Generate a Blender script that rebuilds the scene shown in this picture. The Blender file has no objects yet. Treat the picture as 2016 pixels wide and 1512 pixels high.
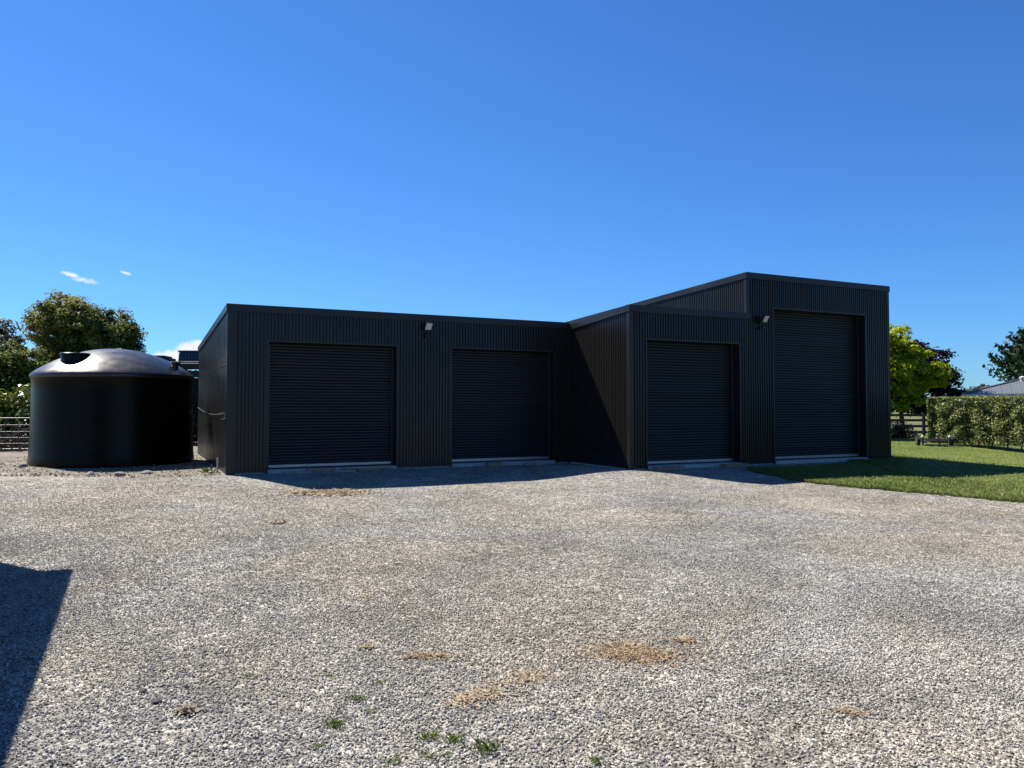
import bpy, bmesh, math, random
import numpy as np
from mathutils import Vector, Matrix

random.seed(7)
sc = bpy.context.scene
COL = sc.collection
PI = math.pi

# ------------------------------------------------------------------ camera
cam_d = bpy.data.cameras.new('camera')
cam = bpy.data.objects.new('camera', cam_d)
COL.objects.link(cam)
sc.camera = cam
cam_d.sensor_width = 36.0
cam_d.lens = 1520.0 / 2016.0 * 36.0
cam_d.clip_start = 0.05
cam_d.clip_end = 12000
cam.location = (0, 0, 1.6)
cam.rotation_euler = (PI / 2 + math.atan(48 / 1520.0), 0, 0)

# ------------------------------------------------------------------ sky and sun
SUN = Vector((-0.659, 0.497, 1.0)).normalized()
world = bpy.data.worlds.new('World')
sc.world = world
world.use_nodes = True
wt = world.node_tree
wn, wl = wt.nodes, wt.links
bg = wn['Background']
sky = wn.new('ShaderNodeTexSky')
sky.sky_type = 'NISHITA'
sky.sun_disc = False
sky.sun_elevation = math.asin(SUN.z)
sky.sun_rotation = math.atan2(SUN.x, SUN.y)
sky.altitude = 0
sky.air_density = 1.0
sky.dust_density = 0.1
sky.ozone_density = 4.0
hsv = wn.new('ShaderNodeHueSaturation')
hsv.inputs['Saturation'].default_value = 1.01
hsv.inputs['Hue'].default_value = 0.5
hsv.inputs['Value'].default_value = 1.0
tint = wn.new('ShaderNodeMixRGB')
tint.blend_type = 'MULTIPLY'
tint.inputs[0].default_value = 1.0
tint.inputs[2].default_value = (0.385, 0.71, 1.13, 1)
wl.new(sky.outputs[0], tint.inputs[1])
wl.new(tint.outputs[0], hsv.inputs['Color'])
bg.inputs['Strength'].default_value = 0.062

sun_d = bpy.data.lights.new('sun', 'SUN')
sun_d.energy = 5.0
sun_d.angle = math.radians(0.53)
sun_d.color = (1.0, 0.93, 0.82)
sun = bpy.data.objects.new('sun', sun_d)
COL.objects.link(sun)
sun.location = (-20, 15, 40)
sun.rotation_euler = SUN.to_track_quat('Z', 'Y').to_euler()

sc.view_settings.view_transform = 'Standard'
sc.view_settings.look = 'None'
sc.view_settings.gamma = 1.0
sc.view_settings.use_curve_mapping = False
sc.view_settings.exposure = 1.09


# small clouds low in the sky: patches of noise around fixed compass directions
def wmath(op, a, b=None, c=None):
    n = wn.new('ShaderNodeMath')
    n.operation = op
    for i, v in enumerate((a, b, c)):
        if v is None:
            continue
        if isinstance(v, (int, float)):
            n.inputs[i].default_value = v
        else:
            wl.new(v, n.inputs[i])
    return n.outputs[0]


def wdot(vec, d):
    n = wn.new('ShaderNodeVectorMath')
    n.operation = 'DOT_PRODUCT'
    wl.new(vec, n.inputs[0])
    n.inputs[1].default_value = d
    return n.outputs['Value']


wtc = wn.new('ShaderNodeTexCoord').outputs['Generated']
wnoise = wn.new('ShaderNodeTexNoise')
wnoise.inputs['Scale'].default_value = 95
wnoise.inputs['Detail'].default_value = 6
wnoise.inputs['Roughness'].default_value = 0.55
wl.new(wtc, wnoise.inputs['Vector'])
mask = None
for az, el, ha, he, tilt, gain in ((-29.9, 8.58, 0.75, 0.20, -0.22, 0.86), (-28.9, 8.25, 1.0, 0.26, -0.08, 1.0), (-26.7, 8.95, 0.5, 0.14, -0.25, 0.8),
                                   (-0.6, 10.1, 0.45, 0.2, 0.3, 0.25), (-21.9, 3.75, 1.5, 0.75, 0.1, 3.0),
                                   (-23.9, 3.3, 1.3, 0.6, 0.1, 2.0), (-19.9, 3.5, 2.0, 0.9, 0.0, 2.6)):
    a, e = math.radians(az), math.radians(el)
    d = Vector((math.sin(a) * math.cos(e), math.cos(a) * math.cos(e), math.sin(e)))
    t = Vector((math.cos(a), -math.sin(a), 0))
    up = t.cross(d)
    t2 = (t * math.cos(tilt) + up * math.sin(tilt))
    u2 = (up * math.cos(tilt) - t * math.sin(tilt))
    x = wmath('DIVIDE', wdot(wtc, t2), math.radians(ha))
    y = wmath('DIVIDE', wdot(wtc, u2), math.radians(he))
    r2 = wmath('ADD', wmath('MULTIPLY', x, x), wmath('MULTIPLY', y, y))
    front = wmath('GREATER_THAN', wdot(wtc, d), 0.5)
    g = wmath('MULTIPLY', wmath('MULTIPLY', wmath('EXPONENT', wmath('MULTIPLY', r2, -1.0)), gain), front)
    mask = g if mask is None else wmath('MAXIMUM', mask, g)
cl = wmath('SUBTRACT', wmath('MULTIPLY', mask, wmath('MULTIPLY', wnoise.outputs[0], 2.2)), 0.38)
ramp = wn.new('ShaderNodeMapRange')
ramp.interpolation_type = 'SMOOTHSTEP'
ramp.inputs[1].default_value = 0.0
ramp.inputs[2].default_value = 0.75
wl.new(cl, ramp.inputs[0])
wmix = wn.new('ShaderNodeMixRGB')
wl.new(ramp.outputs[0], wmix.inputs[0])
wl.new(hsv.outputs[0], wmix.inputs[1])
wmix.inputs[2].default_value = (6.9, 7.2, 7.6, 1)
wl.new(wmix.outputs[0], bg.inputs[0])

# ------------------------------------------------------------------ frames and ground height
TH = math.radians(26)
U = np.array([math.cos(TH), math.sin(TH)])
W = np.array([-math.sin(TH), math.cos(TH)])
A = np.array([-6.85, 18.56])          # front left foot of the garage


def ss(a, b, x):
    t = np.clip((x - a) / (b - a), 0, 1)
    return t * t * (3 - 2 * t)


def hgt(x, y):
    x = np.asarray(x, float)
    y = np.asarray(y, float)
    px, py = x - A[0], y - A[1]
    u = px * U[0] + py * U[1]
    w = px * W[0] + py * W[1]

    def box(u0, u1, w0, w1):
        dx = np.maximum(np.maximum(u0 - u, u - u1), 0)
        dy = np.maximum(np.maximum(w0 - w, w - w1), 0)
        return np.sqrt(dx * dx + dy * dy)
    d = np.minimum(box(0, 19.4, 0, 10), box(9.53, 19.4, -3.04, 10))
    z = -0.15 * ss(0.3, 3.2, d) * ss(1.5, -1.5, w)
    z = z + ss(0.6, 4, d) * (0.012 * np.sin(x * 0.9 + 1.3 * np.sin(y * 0.37)) + 0.010 * np.sin(y * 0.73 + 2 + np.sin(x * 0.41)))
    return z


def hz(x, y):
    return float(hgt(x, y))


def bl(u, w):                          # garage frame to world
    p = A + U * u + W * w
    return float(p[0]), float(p[1])


# ------------------------------------------------------------------ helpers
def tag(o, label=None, cat=None, group=None, kind=None):
    if label: o['label'] = label
    if cat: o['category'] = cat
    if group: o['group'] = group
    if kind: o['kind'] = kind
    return o


def empty(name, loc, rz=0, label=None, cat=None, group=None):
    o = bpy.data.objects.new(name, None)
    o.empty_display_size = 0.2
    COL.objects.link(o)
    o.location = loc
    o.rotation_euler = (0, 0, rz)
    return tag(o, label, cat, group)


class MB:
    def __init__(self):
        self.v, self.f = [], []

    def add(self, vs, fs):
        n = len(self.v)
        self.v += [tuple(p) for p in vs]
        self.f += [tuple(i + n for i in f) for f in fs]
        return self

    def box(self, x0, x1, y0, y1, z0, z1, M=None):
        vs = [Vector((x, y, z)) for x in (x0, x1) for y in (y0, y1) for z in (z0, z1)]
        if M is not None:
            vs = [M @ p for p in vs]
        return self.add(vs, [(0, 1, 3, 2), (4, 6, 7, 5), (0, 4, 5, 1), (2, 3, 7, 6), (0, 2, 6, 4), (1, 5, 7, 3)])

    def quad(self, a, b, c, d):
        return self.add([a, b, c, d], [(0, 1, 2, 3)])

    def tube(self, pts, radii, n=8, cap=True):
        pts = [Vector(p) for p in pts]
        if not hasattr(radii, '__len__'):
            radii = [radii] * len(pts)
        rings = []
        for i, p in enumerate(pts):
            d = (pts[min(i + 1, len(pts) - 1)] - pts[max(i - 1, 0)]).normalized()
            a = d.orthogonal().normalized() if abs(d.z) > 0.9 else Vector((0, 0, 1)).cross(d).normalized()
            b = d.cross(a).normalized()
            rings.append([p + (a * math.cos(2 * PI * k / n) + b * math.sin(2 * PI * k / n)) * radii[i] for k in range(n)])
        vs = [q for r in rings for q in r]
        fs = []
        for i in range(len(pts) - 1):
            for k in range(n):
                fs.append((i * n + k, i * n + (k + 1) % n, (i + 1) * n + (k + 1) % n, (i + 1) * n + k))
        if cap:
            fs.append(tuple(range(n))[::-1])
            fs.append(tuple((len(pts) - 1) * n + k for k in range(n)))
        return self.add(vs, fs)

    def lathe(self, prof, n=48, c=(0, 0, 0)):
        vs, fs = [], []
        for r, z in prof:
            for k in range(n):
                t = 2 * PI * k / n
                vs.append((c[0] + r * math.cos(t), c[1] + r * math.sin(t), c[2] + z))
        for i in range(len(prof) - 1):
            for k in range(n):
                fs.append((i * n + k, i * n + (k + 1) % n, (i + 1) * n + (k + 1) % n, (i + 1) * n + k))
        fs.append(tuple(range(n))[::-1])
        fs.append(tuple((len(prof) - 1) * n + k for k in range(n)))
        return self.add(vs, fs)

    def build(self, name, m, parent=None, smooth=False, loc=None, bevel=0):
        me = bpy.data.meshes.new(name)
        me.from_pydata(self.v, [], self.f)
        me.materials.append(m)
        if smooth:
            me.polygons.foreach_set('use_smooth', [True] * len(me.polygons))
            me.set_sharp_from_angle(angle=math.radians(40))
        me.update()
        o = bpy.data.objects.new(name, me)
        COL.objects.link(o)
        if parent is not None:
            o.parent = parent
        if loc is not None:
            o.location = loc
        if bevel:
            b = o.modifiers.new('bevel', 'BEVEL')
            b.width = bevel
            b.segments = 2
            b.limit_method = 'ANGLE'
        return o


def npobj(name, v, f, m, parent=None, smooth=False):
    """v (n,3) array, f (m,k) array"""
    v = np.asarray(v, np.float32)
    f = np.asarray(f, np.int32)
    k = f.shape[1]
    me = bpy.data.meshes.new(name)
    me.vertices.add(len(v))
    me.vertices.foreach_set('co', v.ravel())
    me.loops.add(f.size)
    me.loops.foreach_set('vertex_index', f.ravel())
    me.polygons.add(len(f))
    me.polygons.foreach_set('loop_start', np.arange(0, f.size, k, dtype=np.int32))
    me.polygons.foreach_set('loop_total', np.full(len(f), k, np.int32))
    if smooth:
        me.polygons.foreach_set('use_smooth', np.ones(len(f), bool))
    me.materials.append(m)
    me.update(calc_edges=True)
    o = bpy.data.objects.new(name, me)
    COL.objects.link(o)
    if parent is not None:
        o.parent = parent
    return o


# ------------------------------------------------------------------ materials
def newmat(name):
    m = bpy.data.materials.new(name)
    m.use_nodes = True
    nt = m.node_tree
    return m, nt, nt.nodes, nt.links, nt.nodes['Principled BSDF']


def node(nt, typ, **kw):
    n = nt.nodes.new(typ)
    for k, v in kw.items():
        if k in n.inputs:
            n.inputs[k].default_value = v
        else:
            setattr(n, k, v)
    return n


ALB = 0.62                                # overall reflectance level of the materials below


def c4(c):
    return (c[0] * ALB, c[1] * ALB, c[2] * ALB, 1)


def mat(name, base, rough=0.5, var=0.0, scale=5.0, second=None, bump=0.0, bscale=40.0, metal=0.0, stretch=None, spec=0.5, rvar=0.0):
    m, nt, N, L, P = newmat(name)
    P.inputs['Roughness'].default_value = rough
    P.inputs['Metallic'].default_value = metal
    P.inputs['Specular IOR Level'].default_value = spec
    tc = node(nt, 'ShaderNodeTexCoord')
    vec = tc.outputs['Object']
    if stretch:
        mp = node(nt, 'ShaderNodeMapping')
        mp.inputs['Scale'].default_value = stretch
        L.new(vec, mp.inputs[0])
        vec = mp.outputs[0]
    if var or second:
        nz = node(nt, 'ShaderNodeTexNoise', Scale=scale, Detail=6.0, Roughness=0.6)
        L.new(vec, nz.inputs['Vector'])
        mr = node(nt, 'ShaderNodeMapRange')
        mr.inputs[1].default_value = 0.3
        mr.inputs[2].default_value = 0.7
        L.new(nz.outputs[0], mr.inputs[0])
        mx = node(nt, 'ShaderNodeMixRGB')
        L.new(mr.outputs[0], mx.inputs[0])
        lo = second if second else [x * (1 - var) for x in base]
        hi = base if second else [min(1, x * (1 + var)) for x in base]
        mx.inputs[1].default_value = c4(lo)
        mx.inputs[2].default_value = c4(hi)
        L.new(mx.outputs[0], P.inputs['Base Color'])
        if rvar:
            r2 = node(nt, 'ShaderNodeMapRange')
            r2.inputs[3].default_value = rough - rvar
            r2.inputs[4].default_value = rough + rvar
            L.new(mr.outputs[0], r2.inputs[0])
            L.new(r2.outputs[0], P.inputs['Roughness'])
    else:
        P.inputs['Base Color'].default_value = c4(base)
    if bump:
        nb = node(nt, 'ShaderNodeTexNoise', Scale=bscale, Detail=5.0)
        L.new(vec, nb.inputs['Vector'])
        b = node(nt, 'ShaderNodeBump', Strength=bump, Distance=0.01)
        L.new(nb.outputs[0], b.inputs['Height'])
        L.new(b.outputs[0], P.inputs['Normal'])
    return m


def leafmat(name, cols, rough=0.5, trans=0.35, tint=(1.0, 1.0, 1.0), spec=0.4, nscale=0.0):
    """cols: ramp colours picked per leaf"""
    m, nt, N, L, P = newmat(name)
    g = node(nt, 'ShaderNodeNewGeometry')
    r = node(nt, 'ShaderNodeValToRGB')
    el = r.color_ramp.elements
    n = len(cols)
    while len(el) < n:
        el.new(0.5)
    for i, c in enumerate(cols):
        el[i].position = i / (n - 1)
        el[i].color = c4(c)
    fac = g.outputs['Random Per Island']
    if nscale:
        tc = node(nt, 'ShaderNodeTexCoord')
        nz = node(nt, 'ShaderNodeTexNoise', Scale=nscale, Detail=2.0)
        L.new(tc.outputs['Object'], nz.inputs['Vector'])
        mr = node(nt, 'ShaderNodeMapRange')
        mr.inputs[1].default_value = 0.33
        mr.inputs[2].default_value = 0.67
        L.new(nz.outputs[0], mr.inputs[0])
        mm = node(nt, 'ShaderNodeMix')
        mm.inputs[0].default_value = 0.55
        L.new(fac, mm.inputs[2])
        L.new(mr.outputs[0], mm.inputs[3])
        fac = mm.outputs[0]
    L.new(fac, r.inputs[0])
    P.inputs['Roughness'].default_value = rough
    P.inputs['Specular IOR Level'].default_value = spec
    L.new(r.outputs[0], P.inputs['Base Color'])
    t = node(nt, 'ShaderNodeBsdfTranslucent')
    mx0 = node(nt, 'ShaderNodeMixRGB', blend_type='MULTIPLY')
    mx0.inputs[0].default_value = 1
    L.new(r.outputs[0], mx0.inputs[1])
    mx0.inputs[2].default_value = (tint[0], tint[1], tint[2], 1)
    L.new(mx0.outputs[0], t.inputs[0])
    ms = node(nt, 'ShaderNodeMixShader')
    ms.inputs[0].default_value = trans
    L.new(P.outputs[0], ms.inputs[1])
    L.new(t.outputs[0], ms.inputs[2])
    L.new(ms.outputs[0], N['Material Output'].inputs[0])
    return m


M = {}
def steel_mat():
    m, nt, N, L, P = newmat('charcoal_steel')
    oi = node(nt, 'ShaderNodeObjectInfo')
    tc = node(nt, 'ShaderNodeTexCoord')
    mr = node(nt, 'ShaderNodeMapRange')
    mr.inputs[3].default_value = 0.86
    mr.inputs[4].default_value = 1.16
    L.new(oi.outputs['Random'], mr.inputs[0])
    sc_ = node(nt, 'ShaderNodeVectorMath', operation='SCALE')
    sc_.inputs[0].default_value = c4((0.025, 0.0228, 0.022))[:3]
    L.new(mr.outputs[0], sc_.inputs['Scale'])
    sp = node(nt, 'ShaderNodeSeparateXYZ')
    L.new(tc.outputs['Object'], sp.inputs[0])
    hz_ = node(nt, 'ShaderNodeMapRange')
    hz_.inputs[1].default_value = 0.45
    hz_.inputs[2].default_value = 0.0
    L.new(sp.outputs[2], hz_.inputs[0])
    nz = node(nt, 'ShaderNodeTexNoise', Scale=4.0, Detail=6.0, Roughness=0.7)
    L.new(tc.outputs['Object'], nz.inputs['Vector'])
    pw = node(nt, 'ShaderNodeMath', operation='MULTIPLY')
    L.new(hz_.outputs[0], pw.inputs[0])
    L.new(nz.outputs[0], pw.inputs[1])
    pw2 = node(nt, 'ShaderNodeMath', operation='MULTIPLY')
    L.new(pw.outputs[0], pw2.inputs[0])
    pw2.inputs[1].default_value = 0.16
    mx = node(nt, 'ShaderNodeMixRGB')
    L.new(pw2.outputs[0], mx.inputs[0])
    L.new(sc_.outputs[0], mx.inputs[1])
    mx.inputs[2].default_value = c4((0.30, 0.26, 0.21))
    L.new(mx.outputs[0], P.inputs['Base Color'])
    nr = node(nt, 'ShaderNodeTexNoise', Scale=1.1, Detail=4.0)
    L.new(tc.outputs['Object'], nr.inputs['Vector'])
    rr = node(nt, 'ShaderNodeMapRange')
    rr.inputs[3].default_value = 0.22
    rr.inputs[4].default_value = 0.36
    L.new(nr.outputs[0], rr.inputs[0])
    L.new(rr.outputs[0], P.inputs['Roughness'])
    P.inputs['Specular IOR Level'].default_value = 0.26
    b = node(nt, 'ShaderNodeBump', Strength=0.06, Distance=0.02)
    nb = node(nt, 'ShaderNodeTexNoise', Scale=1.6, Detail=2.0)
    L.new(tc.outputs['Object'], nb.inputs['Vector'])
    L.new(nb.outputs[0], b.inputs['Height'])
    L.new(b.outputs[0], P.inputs['Normal'])
    return m


M['steel'] = steel_mat()
M['trim'] = mat('charcoal_flashing', (0.026, 0.0235, 0.023), 0.34, var=0.14, scale=1.0, rvar=0.07, spec=0.28)
M['curtain'] = mat('charcoal_roller_curtain', (0.018, 0.0165, 0.017), 0.40, var=0.2, scale=2.0, stretch=(0.3, 1, 6), rvar=0.08, spec=0.28)
M['alu'] = mat('brushed_aluminium', (0.55, 0.55, 0.57), 0.38, var=0.12, scale=8, metal=0.7)
M['guidelip'] = mat('pale_guide_edge', (0.09, 0.085, 0.085), 0.4)  # guide lip, paler than the guide beside it
M['concrete'] = mat('concrete', (0.58, 0.57, 0.55), 0.9, var=0.22, scale=5, bump=0.4, bscale=60)
M['timber'] = mat('weathered_timber', (0.50, 0.36, 0.22), 0.8, second=(0.30, 0.21, 0.13), scale=4, stretch=(1, 12, 12), bump=0.4, bscale=30)
M['timber_grey'] = mat('grey_timber', (0.48, 0.43, 0.36), 0.85, var=0.3, scale=4, stretch=(1, 10, 10), bump=0.4, bscale=30)
M['dark_timber'] = mat('dark_stained_timber', (0.03, 0.026, 0.023), 0.75, var=0.3, scale=6, bump=0.3)
M['tank'] = mat('black_polyethylene', (0.0030, 0.0030, 0.0038), 0.28, var=0.2, scale=2.0, rvar=0.05, bump=0.05, bscale=5, spec=0.12)
M['tankdome'] = mat('sky_sheen_black_polyethylene', (0.019, 0.019, 0.021), 0.33, var=0.35, scale=2.5, rvar=0.07, bump=0.04, bscale=4, spec=0.5)  # lid colour raised above the wall's to carry the sky's reflection
M['blackplastic'] = mat('black_plastic', (0.015, 0.015, 0.016), 0.4)
M['lens'] = mat('floodlight_diffuser', (0.95, 0.92, 0.86), 0.35, var=0.06, scale=30)
M['pvc'] = mat('white_pvc', (0.75, 0.74, 0.7), 0.4)
M['copper'] = mat('brown_pipe', (0.28, 0.15, 0.08), 0.5, var=0.2)
M['galv'] = mat('galvanised_steel', (0.22, 0.22, 0.22), 0.45, var=0.2, scale=12, metal=0.5)
M['wire'] = mat('grey_cable', (0.12, 0.12, 0.12), 0.5)
M['bark'] = mat('bark', (0.10, 0.08, 0.06), 0.9, var=0.4, scale=6, stretch=(3, 3, 0.6), bump=0.8, bscale=12)
M['palebark'] = mat('pale_bark', (0.26, 0.23, 0.19), 0.9, var=0.35, scale=5, stretch=(3, 3, 0.6), bump=0.6, bscale=12)
M['stick'] = mat('dead_wood', (0.22, 0.16, 0.11), 0.9, second=(0.10, 0.075, 0.055), scale=5)
M['roofgrey'] = mat('blue_grey_roofing', (0.20, 0.215, 0.235), 0.42, var=0.10, scale=0.6, spec=0.4)
M['white'] = mat('white_paint', (0.78, 0.78, 0.76), 0.5, var=0.04)
M['brick'] = mat('pale_plaster', (0.45, 0.41, 0.35), 0.85, var=0.12, scale=3)
M['glass'] = mat('dark_glass', (0.02, 0.025, 0.03), 0.05)
M['cell'] = mat('solar_cell', (0.010, 0.014, 0.035), 0.15)
M['cellframe'] = mat('panel_frame', (0.30, 0.31, 0.32), 0.4, metal=0.6)
M['palecorr'] = mat('pale_corrugated_sheet', (0.62, 0.60, 0.56), 0.5, var=0.15, scale=3)
M['rubber'] = mat('tyre_rubber', (0.02, 0.02, 0.02), 0.8)
M['red'] = mat('red_lamp', (0.35, 0.03, 0.03), 0.3)
M['core'] = mat('hedge_twigs', (0.030, 0.028, 0.018), 0.95, var=0.4, scale=8)
M['rock'] = mat('grey_rock', (0.33, 0.31, 0.28), 0.9, var=0.3, scale=9, bump=0.5, bscale=30)
M['shaderock'] = mat('shade_dark_rock', (0.035, 0.034, 0.036), 0.85, var=0.3, scale=20, bump=0.5, bscale=60)  # near-black colour stands in for small shadows at these stones


def big_tone(nt, L, vec):
    """slow change from blue-grey to beige stone over the yard, 0..1"""
    nz = node(nt, 'ShaderNodeTexNoise', Scale=0.22, Detail=4.0, Roughness=0.55, Distortion=0.6)
    L.new(vec, nz.inputs['Vector'])
    mr = node(nt, 'ShaderNodeMapRange')
    mr.inputs[1].default_value = 0.40
    mr.inputs[2].default_value = 0.60
    L.new(nz.outputs[0], mr.inputs[0])
    return mr.outputs[0]


GREY = ((0.17, 0.163, 0.153), (0.38, 0.365, 0.335), (0.52, 0.505, 0.467), (0.72, 0.70, 0.655))
BEIG = ((0.19, 0.167, 0.13), (0.41, 0.372, 0.295), (0.55, 0.507, 0.41), (0.75, 0.70, 0.59))


def tone_ramps(nt, L, fac, tone, vec):
    outs = []
    for cols in (GREY, BEIG):
        r = node(nt, 'ShaderNodeValToRGB')
        el = r.color_ramp.elements
        el.new(0.4)
        el.new(0.7)
        for i, p in enumerate((0.0, 0.35, 0.7, 1.0)):
            el[i].position = p
            el[i].color = c4(cols[i])
        L.new(fac, r.inputs[0])
        outs.append(r.outputs[0])
    mx = node(nt, 'ShaderNodeMixRGB')
    L.new(tone, mx.inputs[0])
    L.new(outs[0], mx.inputs[1])
    L.new(outs[1], mx.inputs[2])
    # worn, dusty and damp areas a metre or two across
    nz = node(nt, 'ShaderNodeTexNoise', Scale=0.55, Detail=5.0, Roughness=0.6, Distortion=0.8)
    L.new(vec, nz.inputs['Vector'])
    mr = node(nt, 'ShaderNodeMapRange')
    mr.inputs[1].default_value = 0.34
    mr.inputs[2].default_value = 0.66
    mr.inputs[3].default_value = 0.92
    mr.inputs[4].default_value = 1.34
    L.new(nz.outputs[0], mr.inputs[0])
    sc_ = node(nt, 'ShaderNodeVectorMath', operation='SCALE')
    L.new(mx.outputs[0], sc_.inputs[0])
    L.new(mr.outputs[0], sc_.inputs['Scale'])
    return sc_.outputs[0]


def gravel_mat():
    m, nt, N, L, P = newmat('gravel_bed')
    g = node(nt, 'ShaderNodeNewGeometry')
    vec = g.outputs['Position']
    tone = big_tone(nt, L, vec)
    v1 = node(nt, 'ShaderNodeTexVoronoi', Scale=52.0, Randomness=1.0)
    L.new(vec, v1.inputs['Vector'])
    sep = node(nt, 'ShaderNodeSeparateColor')
    L.new(v1.outputs['Color'], sep.inputs[0])
    col = tone_ramps(nt, L, sep.outputs[0], tone, vec)
    # fines between the stones
    n2 = node(nt, 'ShaderNodeTexNoise', Scale=2.2, Detail=5.0, Roughness=0.65)
    L.new(vec, n2.inputs['Vector'])
    m2 = node(nt, 'ShaderNodeMapRange')
    m2.inputs[1].default_value = 0.35
    m2.inputs[2].default_value = 0.7
    m2.inputs[3].default_value = 0.80
    m2.inputs[4].default_value = 1.12
    L.new(n2.outputs[0], m2.inputs[0])
    v3 = node(nt, 'ShaderNodeTexVoronoi', Scale=15.0, Randomness=1.0)
    L.new(vec, v3.inputs['Vector'])
    s3 = node(nt, 'ShaderNodeSeparateColor')
    L.new(v3.outputs['Color'], s3.inputs[0])
    m3 = node(nt, 'ShaderNodeMapRange')
    m3.inputs[3].default_value = 0.46
    m3.inputs[4].default_value = 1.12
    L.new(s3.outputs[0], m3.inputs[0])
    mm3 = node(nt, 'ShaderNodeMath', operation='MULTIPLY')
    L.new(m2.outputs[0], mm3.inputs[0])
    L.new(m3.outputs[0], mm3.inputs[1])
    mul = node(nt, 'ShaderNodeVectorMath', operation='SCALE')
    L.new(col, mul.inputs[0])
    L.new(mm3.outputs[0], mul.inputs['Scale'])
    L.new(mul.outputs[0], P.inputs['Base Color'])
    P.inputs['Roughness'].default_value = 0.9
    P.inputs['Specular IOR Level'].default_value = 0.25
    v2 = node(nt, 'ShaderNodeTexVoronoi', Scale=52.0, feature='F1')
    L.new(vec, v2.inputs['Vector'])
    inv = node(nt, 'ShaderNodeMath', operation='SUBTRACT')
    inv.inputs[0].default_value = 1
    L.new(v2.outputs['Distance'], inv.inputs[1])
    b = node(nt, 'ShaderNodeBump', Strength=1.0, Distance=0.014)
    L.new(inv.outputs[0], b.inputs['Height'])
    L.new(b.outputs[0], P.inputs['Normal'])
    return m


def stone_mat():
    m, nt, N, L, P = newmat('crushed_stone')
    oi = node(nt, 'ShaderNodeObjectInfo')
    tone = big_tone(nt, L, oi.outputs['Location'])
    col = tone_ramps(nt, L, oi.outputs['Random'], tone, oi.outputs['Location'])
    tc = node(nt, 'ShaderNodeTexCoord')
    nz = node(nt, 'ShaderNodeTexNoise', Scale=2.0, Detail=3.0)
    L.new(tc.outputs['Object'], nz.inputs['Vector'])
    mr = node(nt, 'ShaderNodeMapRange')
    mr.inputs[3].default_value = 0.75
    mr.inputs[4].default_value = 1.22
    L.new(nz.outputs[0], mr.inputs[0])
    mul = node(nt, 'ShaderNodeVectorMath', operation='SCALE')
    L.new(col, mul.inputs[0])
    L.new(mr.outputs[0], mul.inputs['Scale'])
    L.new(mul.outputs[0], P.inputs['Base Color'])
    P.inputs['Roughness'].default_value = 0.85
    P.inputs['Specular IOR Level'].default_value = 0.3
    return m


def soil_mat():
    m, nt, N, L, P = newmat('dirt_and_litter')
    g = node(nt, 'ShaderNodeNewGeometry')
    vec = g.outputs['Position']
    n1 = node(nt, 'ShaderNodeTexNoise', Scale=0.7, Detail=5.0, Roughness=0.6)
    L.new(vec, n1.inputs['Vector'])
    mr = node(nt, 'ShaderNodeMapRange')
    mr.inputs[1].default_value = 0.42
    mr.inputs[2].default_value = 0.56
    L.new(n1.outputs[0], mr.inputs[0])
    v = node(nt, 'ShaderNodeTexVoronoi', Scale=16.0)
    L.new(vec, v.inputs['Vector'])
    sep = node(nt, 'ShaderNodeSeparateColor')
    L.new(v.outputs['Color'], sep.inputs[0])
    r = node(nt, 'ShaderNodeValToRGB')
    el = r.color_ramp.elements
    el[0].color = c4((0.11, 0.085, 0.06))
    el[1].color = c4((0.42, 0.35, 0.25))
    L.new(sep.outputs[0], r.inputs[0])
    n3 = node(nt, 'ShaderNodeTexNoise', Scale=12.0, Detail=6.0, Roughness=0.7)
    L.new(vec, n3.inputs['Vector'])
    r2 = node(nt, 'ShaderNodeValToRGB')
    r2.color_ramp.elements[0].color = c4((0.12, 0.112, 0.10))
    r2.color_ramp.elements[1].color = c4((0.22, 0.205, 0.18))
    L.new(n3.outputs[0], r2.inputs[0])
    mx = node(nt, 'ShaderNodeMixRGB')
    L.new(mr.outputs[0], mx.inputs[0])
    L.new(r2.outputs[0], mx.inputs[1])
    L.new(r.outputs[0], mx.inputs[2])
    L.new(mx.outputs[0], P.inputs['Base Color'])
    P.inputs['Roughness'].default_value = 0.95
    b = node(nt, 'ShaderNodeBump', Strength=0.8, Distance=0.02)
    L.new(v.outputs['Distance'], b.inputs['Height'])
    L.new(b.outputs[0], P.inputs['Normal'])
    return m


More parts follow.
